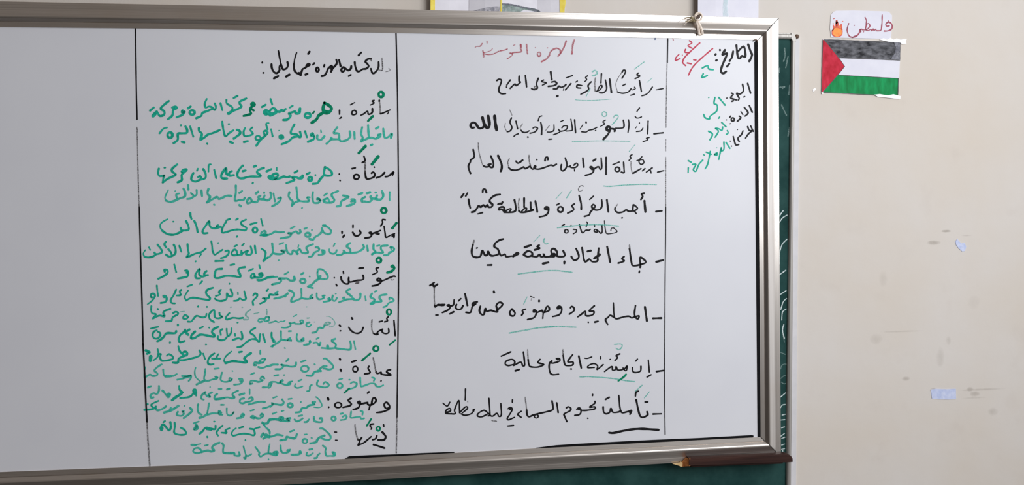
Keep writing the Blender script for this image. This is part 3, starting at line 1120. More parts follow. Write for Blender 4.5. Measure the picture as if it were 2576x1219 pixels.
675,250 690,390 715,535 @54
545,250 570,400 560,470 525,490 470,420 430,285 @54
470,440 430,490 360,495 290,400 230,385 190,440 220,490 260,485 @42
K 26
1015,290 985,380 1025,480 990,550 930,570
1105,355 1140,510
1150,610 1100,630 1065,660
1370,550 1320,580 1250,580 1210,540
1450,495 1490,475 1540,500 1490,570 1390,600
1345,675 @34
1625,250 1580,270 1555,345 @24
1605,380 1625,500 1620,625 @28
1770,720 1830,715 @26
1870,430 1865,540 1800,575 1735,575 @24
2005,365 2055,340 @22
k 22
890,395 880,480 920,565 @16
980,130 1025,235 @18
1210,540 1190,490 1235,410 @18
1775,445 1700,545 @18
B 1370,260,8
K 24
435,555 540,545 560,510 530,315
350,490 390,450 460,460 430,530 320,560 280,520
320,560 280,590 180,630
605,330 625,590 @28
770,430 715,515 @18
835,375 838,390 @30
1055,480 980,520 890,540 840,575 750,570
1025,545 1030,540 @28
1225,335 1170,370 1210,410 1130,460 @20
o 1285,505 36,40 @48
1310,560 1270,630 1185,720 @38
1330,505 1410,520 1410,560 @36
1430,500 1590,480 1585,335 @28
1690,330 1700,430 1680,580 @26
1980,495 1940,550 1850,565 @22
1910,395 @26
1860,460 1830,500 @14
1825,260 1850,290 1900,290 1950,270 @22
1910,90 1860,160 @24
2085,355 2075,610 @26
2105,685 2050,700 2080,730 1985,765 @22
2205,610 2385,590 @30
j 20
o 1205,215 48,48
1385,290 1420,240 1480,245 1470,300 1360,430 @20
560,768 1100,752 1720,760 @16
1820,830 1705,965 @14
# black sentence third
B 1160,340,8
K 32
245,290 265,430 190,500 190,530 150,610 160,690 190,765
600,415 650,550 640,640 590,640 @32
600,580 540,590 580,620 500,635 450,610 @30
570,590 @52
745,410 810,560 820,650 800,725 @38
960,650 1010,690 1100,700 1200,670 1260,635 1290,670 1390,620
1105,520 1150,560 1240,500 @32
1390,620 1440,680 1500,640 1490,610 1470,660 1560,680 1700,640 1800,600 1860,610 1920,580 @30
1525,490 @32
1690,510 1700,450 1740,440 1745,490 @34
2095,455 2130,580 2110,660 2050,715 2010,680 2020,590 @30
2130,630 2190,630 2200,600 2200,640 2290,650 2350,600 2320,560 2270,600 @28
2280,690 2285,720 @22
2450,455 2475,640 @30
k 26
345,150 360,330 420,560 450,610 @20
1365,405 1375,520 1395,610
970,475 940,540 960,650 @22
B 1370,360,8
K 28
2275,580 2400,550 @26
2165,495 2050,580
2135,550 2145,600 @22
2020,510 1970,555 @28
1940,510 1780,605 @30
1960,270 1900,360 1940,425 2000,390 1970,330 1860,350 @24
1760,230 1720,260 1740,300 1700,345 @24
1590,380 1600,520 1600,590 1545,580 @28
o 1465,525 48,45 @30
1375,430 1500,380 @26
1240,285 1240,620 @34
1140,295 1150,490 1120,525 1080,470 970,530 930,500 910,480 950,470 990,550 940,610 825,645 @30
940,490 @44
980,355 1030,320 @34
770,300 790,480 @30
k 22
1740,370 1740,480 1765,595 @18
j 24
1195,858 1310,865 1700,835 2000,825 2250,830 @22
# black sentence fourth
B 1150,450,8
K 34
135,295 85,365
210,280 175,340 @32
230,405 245,500 265,580
515,265 525,210 565,210 590,270 @36
865,310 760,330 670,400 660,460 715,510 690,560 630,560 610,520 570,560 530,520 480,560 430,540 400,590 350,650 295,665 @36
420,700 510,675 @30
825,505 870,490 890,500 915,465 @36
1155,420 1185,580 1160,650 1060,670 950,665
950,650 900,610 840,620 850,580 900,560 945,570 960,640
960,650 1050,600 1090,600 1060,650 @28
1350,385 1350,560
1245,640 1290,670 1390,660 1540,620 1490,610 1480,470
1300,650 1360,590 1400,590 1380,650 @28
1575,440 1600,560 1615,660 @36
1820,620 1760,600 1790,560 1840,580 1835,660 1780,730 1660,760
1800,600 @60
o 2080,610 52,55
2005,520 2050,495 @32
2360,500 2310,540 2350,600 2320,640 2225,685 @30
k 28
1250,395 1235,500 1245,640
B 1370,455,8
K 32
695,290 735,450 738,570 @34
2005,245 1950,260 1975,310 1940,370 @34
2010,400 2030,620 @42
2245,615 2360,600 @34
1785,475 1780,600 1870,550 1800,480
1780,600 1700,610 1640,580 1580,620 1480,635 1420,590 1420,540
1815,610 1845,655 @28
1560,740 @34
1255,380 1285,620 @36
1150,380 1155,500 1110,570 1020,580 950,520 980,470 1020,510 970,570 920,630 900,680 805,710
985,305 910,370 @28
K 22
1390,940 1460,1010 1400,1045 1260,1060 1230,1000 1210,870 1205,800 @18
1335,1000 1345,950 1390,945 @18
1155,890 1160,1020 1130,1050 1080,1000 1020,970 1000,1010 1060,1030 1050,980 @24
1005,885 1008,910
925,970 890,990 830,990 760,1040 700,870 @24
845,820 865,850 840,910
580,970 640,980 640,1020 580,1060 @24
525,900 535,890
o 440,1010 36,36 @24
350,900 400,870 @26
k 20
1470,465 1430,530 @22
790,105 740,90 700,120 680,170 710,210 760,180 @18
j 22
260,940 400,920 700,890 1000,875 1250,885 1490,905
360,215 230,355 @14
540,190 445,340 @18
# black sentence fifth
B 1170,570,8
K 36
160,360 135,480 150,580 230,615 310,590 350,480 400,570 450,560 465,490 510,570 580,580 680,540 660,450 590,400 610,330 690,270 770,245
660,440 690,520 730,580 800,550 830,600 930,590 1000,580 1080,540 1040,520 970,600 @32
1000,570 1060,540 @54
240,425 @36
450,770 535,768
1205,410 1325,370 @40
1180,550 1260,490 1340,510 1350,570 1260,600 1180,560
1350,590 1440,600 1500,560 1530,600 1590,590 1580,540 1610,600 1700,600 1800,590 1740,520 1740,460 1790,440 1850,500 1850,580
1700,600 1790,540 1850,590 1960,600 2010,570 1975,485
1490,370 1450,400 1500,430 1400,465 @38
1570,740 1675,718 @42
2000,700 1998,735 @38
2235,440 2290,580 2260,650 2190,670 2140,600
k 30
180,275 160,360
j 22
1070,950 1300,920 1600,885 1850,880 2150,915 @24
1510,170 1385,300 @14
1600,235 1580,290 1630,345 1670,330
B 1370,570,8
K 34
755,420 800,680 850,690 900,650 960,700 1060,690 1060,620 990,640 1110,550
1090,430 1075,560
1070,600 1110,560 @42
865,495 930,480 @38
1260,400 1320,710 @38
1600,600 1560,640 1600,690 1485,730
1710,440 1750,720 1780,780 1890,770 2035,720 1990,650 1920,620 1930,770 1925,815
1905,920 1910,890
2250,705 2390,670 @38
k 26
1708,370 1715,440
# black sentence sixth
B 1070,700,8
K 32
180,80 95,140 @34
245,115 180,160 160,130 @40
190,540 200,570 260,520 330,540 390,520
260,530 370,530 @44
580,430 570,520 520,550 460,530 440,540 500,570 460,630 345,685
470,540 @56
215,735 255,735 @34
495,710 570,670 @34
630,520 610,580 650,620 720,610 760,545
670,450 715,405 @28
800,305 850,540 @34
1045,470 960,490 950,540 1020,510 950,560 910,680 820,680
970,510 1020,480 @48
1110,555 1090,650 1130,720 1180,720 1210,600 1240,660 1320,640 1450,670 1430,540 1490,480 1550,500 1540,550 1440,640 @34
1380,260 1385,280 @38
1745,610 1700,680 1720,740 1780,750 1805,690 1745,615
2020,615 1955,640 1970,690 1940,735 @30
2180,670 2180,630 2230,650 2230,720 2180,790 2060,825
2240,690 2350,640 2360,670 2400,680 2490,640 2490,580 2450,560 2400,670
2195,660 @60
2375,690 2365,800 @26
2290,440 2290,460 @38
2120,360 2190,385 @18
k 24
180,180 180,400 190,540 @26
2135,400 2130,440 @14
j 26
1690,1098 2000,1040 2300,990 2576,970
2050,370 1980,515 @18
B 1370,700,8
0,980 200,965 400,968 630,978
K 32
310,590 260,610 260,570 300,555 340,590 340,660 290,730 165,765
285,590 @56
520,590 545,560 590,590 590,650 500,715
1000,550 900,650 990,660 980,720 900,750 830,740 820,660 740,720 670,770
880,880 @32
1015,875 1075,860 @36
1270,920 1225,830 1280,780 1320,740 1400,780 1450,810 1600,770 1700,760 1750,790 1820,770 1900,750 1880,810 1830,780 1810,700 1830,545
1385,490 1390,650 1405,780 @28
2020,570 2060,850 @38
2185,800 2350,795 @38
# black sentence seventh
B 1220,845,8
K 30
330,400 520,315
580,590 600,510 540,465 430,500 410,560 470,590 570,570
580,590 720,520 760,590 800,570 775,320
615,695 690,670 @36
1110,465 1070,530 1185,570 1060,620 930,615 890,580 870,470
1440,450 1500,450 1500,500 1380,540 1300,550 1300,690 1350,770 1480,765
1465,460 @50
1345,500 1300,540 @36
1765,370 1670,510 1770,520 1760,580 1640,590 1600,540 1575,380
1735,660 @36
1890,400 1940,640 @32
k 24
860,270 865,400 870,470
1570,270 1572,320 1575,380
B 1370,845,8
K 28
810,440 860,445 950,415 @24
1000,630 870,630 900,580 1000,550 1070,600 1060,670 1180,570 @26
1130,410 1130,450
1320,465 @28
1210,710 1350,610 1370,680 1430,670 1440,610 1480,680 1600,660 1660,600 1650,680 1620,690 1580,640
1515,355 1440,390 1470,430 1420,485
1770,630 1780,710 1840,730 1930,700 1940,605
1870,460 1835,500
2090,480 2110,720 @26
2065,820 2145,775
2255,710 2390,690 @36
j 24
710,820 900,815 1200,835 1400,855 1600,890 1810,915
1405,165 1540,160 1560,210 1500,270 1440,240 @22
1960,990 1830,1105
2110,1120 2040,1210 @10
G 36
1640,770 1580,830 1485,900
# black sentence eighth
B 1090,955,8
K 28
195,465 280,525 335,445 @24
370,680 290,680 250,670 260,610 330,570 350,620 270,650
270,670 440,680 430,600 515,415 530,660
530,660 650,540 690,570 590,660
560,680 640,710 760,680 820,610 790,610 830,590
695,440 @18
650,180 645,400
1105,720 1140,680 1120,370
1120,680 1020,610 900,680 900,730 980,740 1100,680
1140,700 1190,730 1280,670 1320,730 1370,700 1360,470
1505,580 1550,550 1590,590 1540,690 1490,770 1520,800 1635,750
1550,580 @46
1595,400 1592,445
1500,925 1615,915
1770,630 1700,690 1770,750
1880,600 1890,700 1930,740 2000,710 2100,680 2280,640 2400,600 2410,540 2390,420 @32
o 2075,730 40,34 @24
2485,460 2515,655
k 24
1850,350 1870,500 1880,600
1185,815 1270,830
B 1370,955,8
K 30
440,560 480,540 530,570 510,620 400,680 400,720 450,835
650,590 690,560 730,590 730,660 690,700 610,710
690,585 @46
730,610 850,610 1010,580 1010,540 910,545 1010,470 1015,430
968,290 966,315
870,770 @30
1180,540 1190,640 1240,680 1310,650 1335,570 1380,650 1500,640 1530,610 1560,660 1660,640 1750,610 1720,690
1495,310 1510,500 1530,610 @26
1720,640 @50
1230,390 1300,350 @36
1885,225 1840,250 1830,325
1845,400 1930,730 2070,710 2065,640 @34
2030,440 2075,440 @36
2185,685 2350,680
1300,1060 1390,1065 1600,1020 1800,990 2000,985 2290,1005 @44
j 14
2110,235 2005,365
# date note
B 1640,80,6.773
K 30
1640,215 1680,330 1705,400 1660,500 @34
1440,230 1465,430 1500,450 1535,410 1590,430 1590,340 1560,250 1470,330 @32
1385,330 1365,430 1325,495 @32
1280,590 1320,540
1245,310 1200,390 1280,370 1230,500 1190,600 1180,680 1220,705 1265,675 @34
1160,310 @36
1085,385 @40
1100,485 @40
R 22
815,190 650,340 555,440 525,520 575,575
1035,285 800,490 690,610 625,735
640,150 680,190 615,235 680,275 @20
575,295 560,340 600,355 660,340 @20
460,385 410,440 405,485 480,455 @20
520,395 @18
605,530 670,545
715,475 750,480
r 22
350,90 365,140 @18
g 26
860,615 950,575 970,630 1045,645 @24
875,715 850,780 945,745 @24
# day note
B 1640,200,4.69
K 17
1130,45 1165,160
1070,55 1080,130 1040,170 1000,160 1030,220 1020,240
1085,205 1095,200
940,160 960,175 930,215 1000,240
945,255 960,250
885,218 @16
g 16
790,210 865,300
745,210 735,280 770,300 765,370 690,430 680,465 630,450 612,410
672,212 @14
# subject note
B 1640,200,4.69
K 17
1150,305 1185,385
1090,325 1135,390 1100,430
1050,375 1075,415 @10
1030,430 1050,450 1010,490
o 955,470 18,20
930,430 920,445
880,475 @14
925,520 @14
g 16
800,440 790,455
825,505 875,555
835,560 825,600 790,580 750,575 785,610 745,680
890,600 900,630 880,645
670,610 715,645 685,710 @18
# topic note
B 1640,200,4.69
K 17
1165,545 1195,610
1130,555 1150,600 1185,600 1140,640 1105,690
1010,590 @12
1075,605 1055,650 1015,690 1030,730
960,670 970,710 990,770 1025,765
925,725 @14
940,785 @14
g 16
875,740 920,810
850,735 850,820 820,840 820,800 790,940
765,805 @12
740,880 770,865 765,890 740,885 @18
700,880 640,855
690,845 660,990 630,1050
620,890 610,885 @14
600,950 555,1000 520,1080 490,1060 520,1000 480,1000
430,955 465,975
430,1040 428,1095
# small blue tick
B 1640,80,6.773
U 20
58,100 55,125
'''

# ------------------------------------------------------------------ the wall
p0 = at(-900, 2300, 0); p1 = at(3600, -1100, 0)
bm = bmesh.new(); prism(bm, [(-3.2, 0.0), (4.2, 0.0), (4.2, 3.0), (-3.2, 3.0)], 0.0, 0.16)
wall = struct(mesh_obj('wall_front', fix(bm), MAT['wall']))
bm = bmesh.new()
c = [atz(1999, 95, 0), atz(2010, 95, 0), atz(2007, 500, 0), atz(2004, 800, 0), atz(2001, 1219, 0), atz(2000, 1500, 0), atz(1985, 1500, 0), atz(1988, 1219, 0)]
prism(bm, c, -0.004, 0.002)
struct(mesh_obj('trim_1', fix(bm), MAT['caulk']))

# ------------------------------------------------------------------ sweeping a moulding profile along a traced rail
def sweep(bm, path, outdir, prof, y0, start_cut=None, end_cut=None):
    """path: inner edge points (x, z); outdir: in-plane outward unit vectors per point; prof: (u, h)
    cut = shear along the rail per unit u so that two rails meet in a mitre"""
    rows = []
    n = len(path)
    for i, (p, o) in enumerate(zip(path, outdir)):
        row = []
        for (u, h) in prof:
            x = p[0] + o[0] * u; z = p[1] + o[1] * u
            row.append(bm.verts.new((x, y0 - h, z)))
        rows.append(row)
    for a, b in zip(rows, rows[1:]):
        for k in range(len(prof) - 1):
            bm.faces.new((a[k], a[k + 1], b[k + 1], b[k]))
    bm.faces.new(rows[0]); bm.faces.new(rows[-1][::-1])
    return rows

# frame outline: inner and outer edges as traced on the board's plane
TOP_IN = [atz(x, y, BOARD_Y) for x, y in ((-420, 60.5), (0, 68.3), (400, 72.2), (740, 78.2), (1040, 83.7), (1480, 92.2), (1700, 96.3), (1905.5, 100.5))]
BOT_IN = [atz(x, y, BOARD_Y) for x, y in ((-420, 1203), (0, 1185.9), (400, 1170.8), (712, 1160), (870, 1152.5), (1002, 1145.6), (1340, 1127), (1640, 1111.7), (1912.5, 1098.0))]
RIGHT_IN = [atz(x, y, BOARD_Y) for x, y in ((1905.5, 100.5), (1907, 300), (1909, 600), (1911, 850), (1912.5, 1098.0))]
OW = 0.0605                                # width of the moulding
PROF = [(0, 0.0), (0, 0.0022), (0.010, 0.0034), (0.0118, 0.0036), (0.0124, 0.0022), (0.0128, 0.0022), (0.0135, 0.0040), (0.0195, 0.0108), (0.0215, 0.0122),
        (0.0238, 0.0126), (0.0262, 0.0120), (0.0300, 0.0104), (0.0350, 0.0082), (0.0400, 0.0064), (0.0440, 0.0056), (0.0442, 0.0046),
        (0.0470, 0.0048), (0.0475, 0.0044), (0.0505, 0.0044), (0.0510, 0.0040), (0.0545, 0.0040), (0.0550, 0.0036), (OW - 0.001, 0.0034), (OW, 0.0022), (OW, -0.0225), (0.0, -0.0225), (0.0, -0.0125), (0, 0.0)]
def scaled(w): return [(u * w / OW, h) for u, h in PROF]

whiteboard = thing('whiteboard', 'large framed whiteboard covered with green and black handwriting', 'whiteboard', (0.0, BOARD_Y, ZC))
wb = whiteboard
# panel: white enamel sheet on a backing board, its edge tucked under the frame
bm = bmesh.new()
ring = [(p[0], p[1] + 0.004) for p in TOP_IN] + [(p[0] + 0.004, p[1]) for p in RIGHT_IN[1:-1]] + [(p[0], p[1] - 0.004) for p in BOT_IN[::-1]]
prism(bm, ring, BOARD_Y, BOARD_Y + 0.012)
panel = keep(mesh_obj('panel', fix(bm), MAT['board'], wb), wb)

def rail(name, path, normals, mat, w):
    bm = bmesh.new(); sweep(bm, path, normals, scaled(w), BOARD_Y); fix(bm)
    o = mesh_obj(name, bm, mat, wb); keep(o, wb); return o
kx = (1957.5 - 1905.5) / (100.5 - 47.5)
# top rail: outward is up, the right end is cut along the mitre; bottom rail mirrors it; the upright runs between the two
def outer(pts_in, pts_out, w): return [((b[0] - a[0]) / w, (b[1] - a[1]) / w) for a, b in zip(pts_in, pts_out)]
WT = 0.0605
TOP_OUT = [atz(x, y, BOARD_Y) for x, y in ((-420, -8), (0, 3.6), (400, 11.6), (740, 18.2), (1040, 25), (1480, 33.5), (1700, 39.0), (1957.5, 46.5))]
BOT_OUT = [atz(x, y, BOARD_Y) for x, y in ((-420, 1269), (0, 1249), (400, 1231), (712, 1218), (870, 1209), (1002, 1202), (1340, 1182), (1640, 1166.5), (1963.5, 1147))]
RIGHT_OUT = [TOP_OUT[-1]] + [atz(x, y, BOARD_Y) for x, y in ((1958.5, 300), (1960, 600), (1961.5, 850))] + [BOT_OUT[-1]]
top_rail = rail('frame_rail', TOP_IN, outer(TOP_IN, TOP_OUT, WT), MAT['alu_x'], WT)
bot_rail = rail('frame_rail', BOT_IN, outer(BOT_IN, BOT_OUT, WT), MAT['alu_x'], WT)
right_rail = rail('frame_upright', RIGHT_IN, outer(RIGHT_IN, RIGHT_OUT, WT), MAT['alu_z'], WT)
# dark open mitre joints at the two right-hand corners
for a, b, name in ((TOP_IN[-1], TOP_OUT[-1], 'mitre_joint'), (BOT_IN[-1], BOT_OUT[-1], 'mitre_joint')):
    bm = bmesh.new()
    d = Vector((b[0] - a[0], b[1] - a[1])).normalized(); nn = Vector((-d.y, d.x)) * 0.0011
    A = Vector(a); B = Vector(b); rows = []
    for (u, h) in PROF[1:-4]:
        q = A.lerp(B, u / OW)
        rows.append((bm.verts.new((q.x + nn.x, BOARD_Y - h - 0.0003, q.y + nn.y)), bm.verts.new((q.x - nn.x, BOARD_Y - h - 0.0003, q.y - nn.y)),
                     bm.verts.new((q.x - nn.x, BOARD_Y - h + 0.003, q.y - nn.y)), bm.verts.new((q.x + nn.x, BOARD_Y - h + 0.003, q.y + nn.y))))
    for r0, r1 in zip(rows, rows[1:]):
        for k in range(4): bm.faces.new((r0[k], r0[(k + 1) % 4], r1[(k + 1) % 4], r1[k]))
    bm.faces.new(rows[0]); bm.faces.new(rows[-1][::-1])
    keep(mesh_obj(name, fix(bm), MAT['joint'], wb), wb)
# black rubber edging that shows along the right side and in two lengths along the bottom
def edging(pts, y1=-0.0016):
    bm = bmesh.new(); prism(bm, [atz(x, y, BOARD_Y) for x, y in pts], BOARD_Y + y1, BOARD_Y + 0.001)
    o = mesh_obj('rubber_edging', fix(bm), MAT['rubber'], wb); keep(o, wb); o['label'] = 'black rubber edging strip'
edging([(1897.6, 106), (1901, 102.6), (1906, 104), (1907.5, 300), (1909.5, 600), (1911.3, 850), (1912.9, 1097.5), (1906, 1098), (1904.3, 900), (1901.5, 600), (1898.8, 300)])
edging([(868, 1152.0), (879, 1146.2), (930, 1143.8), (1000, 1141.6), (1060, 1138.6), (1143, 1135.6), (1143, 1137.6), (1040, 1143.2), (1002, 1146.0), (930, 1150)])
edging([(1348, 1125.4), (1400, 1118.8), (1450, 1115.6), (1560, 1109.6), (1640, 1105.6), (1760, 1100.6), (1890, 1093.6), (1895, 1094.2), (1895, 1098.4), (1760, 1106.4), (1640, 1112.2), (1500, 1119.5), (1400, 1124.6), (1350, 1126.8)])
# little curl of torn rubber in the upper right corner
bm = bmesh.new()
tube(bm, [at(x, y, BOARD_Y - 0.003) for x, y in ((1896, 103), (1898, 99.6), (1902, 99.2), (1905, 101), (1904, 104.5))], 0.0016, 6)
o = keep(mesh_obj('torn_edging', fix(bm), MAT['screw'], wb), wb); o['label'] = 'brown curl of torn edging'

# ------------------------------------------------------------------ handwriting
rnd = random.Random(7)
LAYER = [0]
def ribbon(bm, P, w, mi, y, closed=False, wob=0.10):
    """flat ink line of width w (photo pixels) along P (photo pixels), lying on the plane y"""
    n = len(P)
    if n == 1 or (n == 2 and math.hypot(P[0][0] - P[1][0], P[0][1] - P[1][1]) < 0.3):
        ph = rnd.random() * 6
        vs = []
        for k in range(14):
            a = 2 * math.pi * k / 14; r = w / 2 * (1 + 0.12 * math.sin(2 * a + ph))
            vs.append(bm.verts.new(at(P[0][0] + r * math.cos(a), P[0][1] + r * math.sin(a), y)))
        f = bm.faces.new(vs); f.material_index = mi; return
    L = []; Rr = []; ph = rnd.random() * 6; fr = 0.25 + 0.2 * rnd.random()
    for i, p in enumerate(P):
        if closed: q0, q1 = P[(i - 1) % n], P[(i + 1) % n]
        else: q0, q1 = P[max(i - 1, 0)], P[min(i + 1, n - 1)]
        dx, dy = q1[0] - q0[0], q1[1] - q0[1]; l = math.hypot(dx, dy) or 1
        ww = w / 2 * (1 + wob * math.sin(ph + i * fr))
        nx, ny = -dy / l * ww, dx / l * ww
        L.append((p[0] + nx, p[1] + ny)); Rr.append((p[0] - nx, p[1] - ny))
    vl = [bm.verts.new(at(a, b, y)) for a, b in L]; vr = [bm.verts.new(at(a, b, y)) for a, b in Rr]
    rng = range(n) if closed else range(n - 1)
    for i in rng:
        j = (i + 1) % n
        f = bm.faces.new((vl[i], vl[j], vr[j], vr[i])); f.material_index = mi
    if not closed:                                      # rounded nib ends
        for (i, j, s) in ((0, 1, -1), (n - 1, n - 2, 1)):
            p, q = P[i], P[j]; a0 = math.atan2(p[1] - q[1], p[0] - q[0])
            r = math.hypot(L[i][0] - p[0], L[i][1] - p[1])
            vs = [bm.verts.new(at(p[0] + r * math.cos(a0 + t), p[1] + r * math.sin(a0 + t), y)) for t in [(-0.5 + k / 6) * math.pi for k in range(7)]]
            f = bm.faces.new(vs); f.material_index = mi

CLASS = {'K': 'black', 'k': 'black', 'G': 'green', 'g': 'green', 'h': 'green', 'j': 'green', 'R': 'red', 'r': 'red', 'U': 'blue'}
KEYS = {'black': ['K', 'k'], 'green': ['G', 'g', 'h', 'j'], 'red': ['R', 'r'], 'blue': ['U']}
def write(text, y, parent, root, wscale=1.0):
    groups = []; cur = None; x0 = y0 = 0; s = 1; key = 'K'; dw = 30
    for ln in text.strip().splitlines():
        ln = ln.strip()
        if not ln: continue
        if ln[0] == '#': cur = {}; groups.append((ln[1:].strip(), cur)); continue
        tk = ln.split()
        if tk[0] == 'B':
            a = tk[1].split(','); x0, y0, s = float(a[0]), float(a[1]), float(a[2]); continue
        if tk[0] in CLASS:
            key = tk[0]
            if len(tk) > 1: dw = float(tk[1])
            continue
        w = dw
        if tk[-1][0] == '@': w = float(tk.pop()[1:])
        closed = False
        if tk[0] == 'o':
            cx, cy = map(float, tk[1].split(',')); rx, ry = map(float, tk[2].split(',')); closed = True
            pts = [(cx + rx * math.cos(2 * math.pi * k / 10), cy + ry * math.sin(2 * math.pi * k / 10)) for k in range(10)]
        else: pts = [tuple(map(float, t.split(','))) for t in tk]
        pts = [(x0 + a / s, y0 + b / s) for a, b in pts]
        cur.setdefault(CLASS[key], []).append((key, pts, w / s * wscale, closed))
    for gname, dct in groups:
        for cls, strokes in dct.items():
            keys = KEYS[cls]; items = []
            for key, pts, w, closed in strokes:
                P = catmull(pts, closed, 1.3)
                xs = [p[0] for p in P]; zs = [p[1] for p in P]
                items.append((key, P, w, closed, (min(xs) - w / 2, min(zs) - w / 2, max(xs) + w / 2, max(zs) + w / 2)))
            # strokes written close together form one piece of writing; a mark far off is a piece of its own
            piece = list(range(len(items)))
            def root_of(i):
                while piece[i] != i: i = piece[i]
                return i
            for i in range(len(items)):
                for j in range(i):
                    a, c = items[i][4], items[j][4]
                    gx = max(0, a[0] - c[2], c[0] - a[2]); gy = max(0, a[1] - c[3], c[1] - a[3])
                    if math.hypot(gx, gy) < max(15, 0.42 * max(a[2] - a[0], a[3] - a[1], c[2] - c[0], c[3] - c[1])): piece[root_of(i)] = root_of(j)
            sets = {}
            for i, it in enumerate(items): sets.setdefault(root_of(i), []).append(it)
            for its in sets.values():
                bm = bmesh.new()
                for key, P, w, closed, _ in its:
                    LAYER[0] += 1
                    ribbon(bm, P, w, keys.index(key), y - 0.00025 - (LAYER[0] % 40) * 0.000012, closed)
                o = keep(mesh_obj(cls + '_handwriting', bm, [MAT[k] for k in keys], parent), root)
                o['label'] = (cls + ' handwriting, ' + gname) if cls not in gname else gname + ' handwriting'
write(STROKES, BOARD_Y, panel, wb, 1.1)
# thin black marker rules dividing the board into columns
RULES = ((3.4, 'K', ((341, 73), (342, 150), (343.5, 240), (345, 300))), (3.0, 'k', ((345, 320), (347, 410), (349.5, 500), (350.6, 520))),
         (3.6, 'K', ((350.6, 520), (352.5, 600), (355, 680), (358, 780), (360, 865))), (4.2, 'K', ((360, 865), (364, 940), (367.5, 1017), (370, 1060))), (4.0, 'k', ((370, 1060), (373, 1117), (377, 1171))),
         (3.2, 'K', ((996.5, 84), (998, 140), (1000.5, 260), (1002, 400), (1003.5, 560), (1003, 700), (1001.5, 850), (1000, 965), (999, 1050))), (3.4, 'k', ((999, 1050), (998, 1100), (997.2, 1138))),
         (3.0, 'K', ((1680, 97), (1679.5, 125), (1679, 157))), (2.4, 'k', ((1678.5, 160), (1677.5, 200), (1676.5, 260), (1675.5, 320))), (1.6, 'k', ((1675.4, 350), (1675.2, 380))),
         (2.4, 'k', ((1675, 395), (1675, 460), (1675, 520))), (2.4, 'K', ((1675, 520), (1674.5, 600), (1673.5, 700), (1673, 800), (1672.5, 900), (1672.5, 1000), (1673.5, 1092))))
for lo, hi in ((300, 400), (990, 1010), (1660, 1690)):
    bm = bmesh.new()
    for w, k, pts in RULES:
        if lo < pts[0][0] < hi: ribbon(bm, catmull(list(pts), False, 6), w, 0 if k == 'K' else 1, BOARD_Y - 0.0009, False, 0.06)
    keep(mesh_obj('column_rule', bm, [MAT['K'], MAT['k']], panel), wb)

# ------------------------------------------------------------------ chalkboard behind the whiteboard
CB_Y = -0.016
chalk = thing('chalkboard', 'old green chalkboard showing behind the right and lower edges of the whiteboard', 'chalkboard', (0, CB_Y, ZC))
zb = at(1500, 1219, CB_Y).z - 0.12
bm = bmesh.new()
ci = [atz(1989.5, 99, CB_Y), atz(1986.5, 300, CB_Y), atz(1983, 600, CB_Y), atz(1979.5, 850, CB_Y), atz(1976, 1219, CB_Y), atz(1974.5, 1400, CB_Y)]
prism(bm, [(-1.7, at(0, 40, CB_Y).z)] + [(ci[0][0] + 0.003, ci[0][1])] + [(p[0] + 0.003, p[1]) for p in ci[1:]] + [(-1.7, ci[-1][1])], CB_Y, CB_Y + 0.012)
cpanel = keep(mesh_obj('slate_panel', fix(bm), MAT['green'], chalk), chalk)
cprof = [(0, 0), (0, 0.004), (0.0016, 0.0072), (0.0045, 0.0088), (0.0080, 0.0088), (0.0098, 0.0074), (0.0102, 0.0060), (0.0110, 0.0060), (0.0124, 0.0058), (0.0132, 0.0035), (0.0132, -0.0155), (0, -0.0155), (0, 0)]
co_ = [atz(1999.5, 99, CB_Y), atz(1997.2, 300, CB_Y), atz(1993.5, 600, CB_Y), atz(1991, 850, CB_Y), atz(1987.5, 1219, CB_Y), atz(1986, 1400, CB_Y)]
bm = bmesh.new(); sweep(bm, ci, outer(ci, co_, 0.0132), cprof, CB_Y); fix(bm)
o = keep(mesh_obj('frame_upright', bm, MAT['trim'], chalk), chalk)
ti = [atz(1700, 92.5, CB_Y), atz(1850, 96, CB_Y), atz(1988, 99.5, CB_Y)]
to = [atz(1700, 78, CB_Y), atz(1850, 80.5, CB_Y), atz(1988, 83.5, CB_Y)]
bm = bmesh.new(); sweep(bm, ti, outer(ti, to, 0.0132), cprof, CB_Y); fix(bm)
keep(mesh_obj('frame_rail', bm, MAT['trim'], chalk), chalk)
# rounded corner clip with its screw
bm = bmesh.new()
pts = [(1987, 83.5), (1992, 84), (1995, 87), (1997.5, 92), (1999.5, 99), (1999.5, 106), (1990, 106), (1990, 99.5), (1987, 99.5)]
prism(bm, [atz(x, y, CB_Y) for x, y in pts], CB_Y - 0.0092, CB_Y + 0.012)
bmesh.ops.bevel(bm, geom=bm.edges[:], offset=0.0012, segments=2, affect='EDGES')
clip = keep(mesh_obj('corner_clip', fix(bm), MAT['trim'], chalk), chalk)
bm = bmesh.new(); prism(bm, [atz(2004 + 6.2 * math.cos(a * math.pi / 8), 92.5 + 6.5 * math.sin(a * math.pi / 8), -0.002) for a in range(16)], -0.006, 0.001)
ear = keep(mesh_obj('fixing_tab', fix(bm), MAT['tab'], chalk), chalk)
bm = bmesh.new()
ctr = at(2004.2, 91.8, -0.006)
rings = [(0.0064, 0.0), (0.0064, -0.0012), (0.0052, -0.003), (0.0027, -0.004)]
vs = [[bm.verts.new((ctr.x + r * math.cos(k * math.pi / 8), -0.006 + d, ctr.z + r * math.sin(k * math.pi / 8))) for k in range(16)] for r, d in rings]
for a, b in zip(vs, vs[1:]):
    for k in range(16): bm.faces.new((a[k], a[(k + 1) % 16], b[(k + 1) % 16], b[k]))
bm.faces.new(vs[0][::-1]); bm.faces.new(vs[-1])
o = keep(mesh_obj('screw', fix(bm), MAT['screw'], ear), chalk); o['label'] = 'rusty brown screw head'
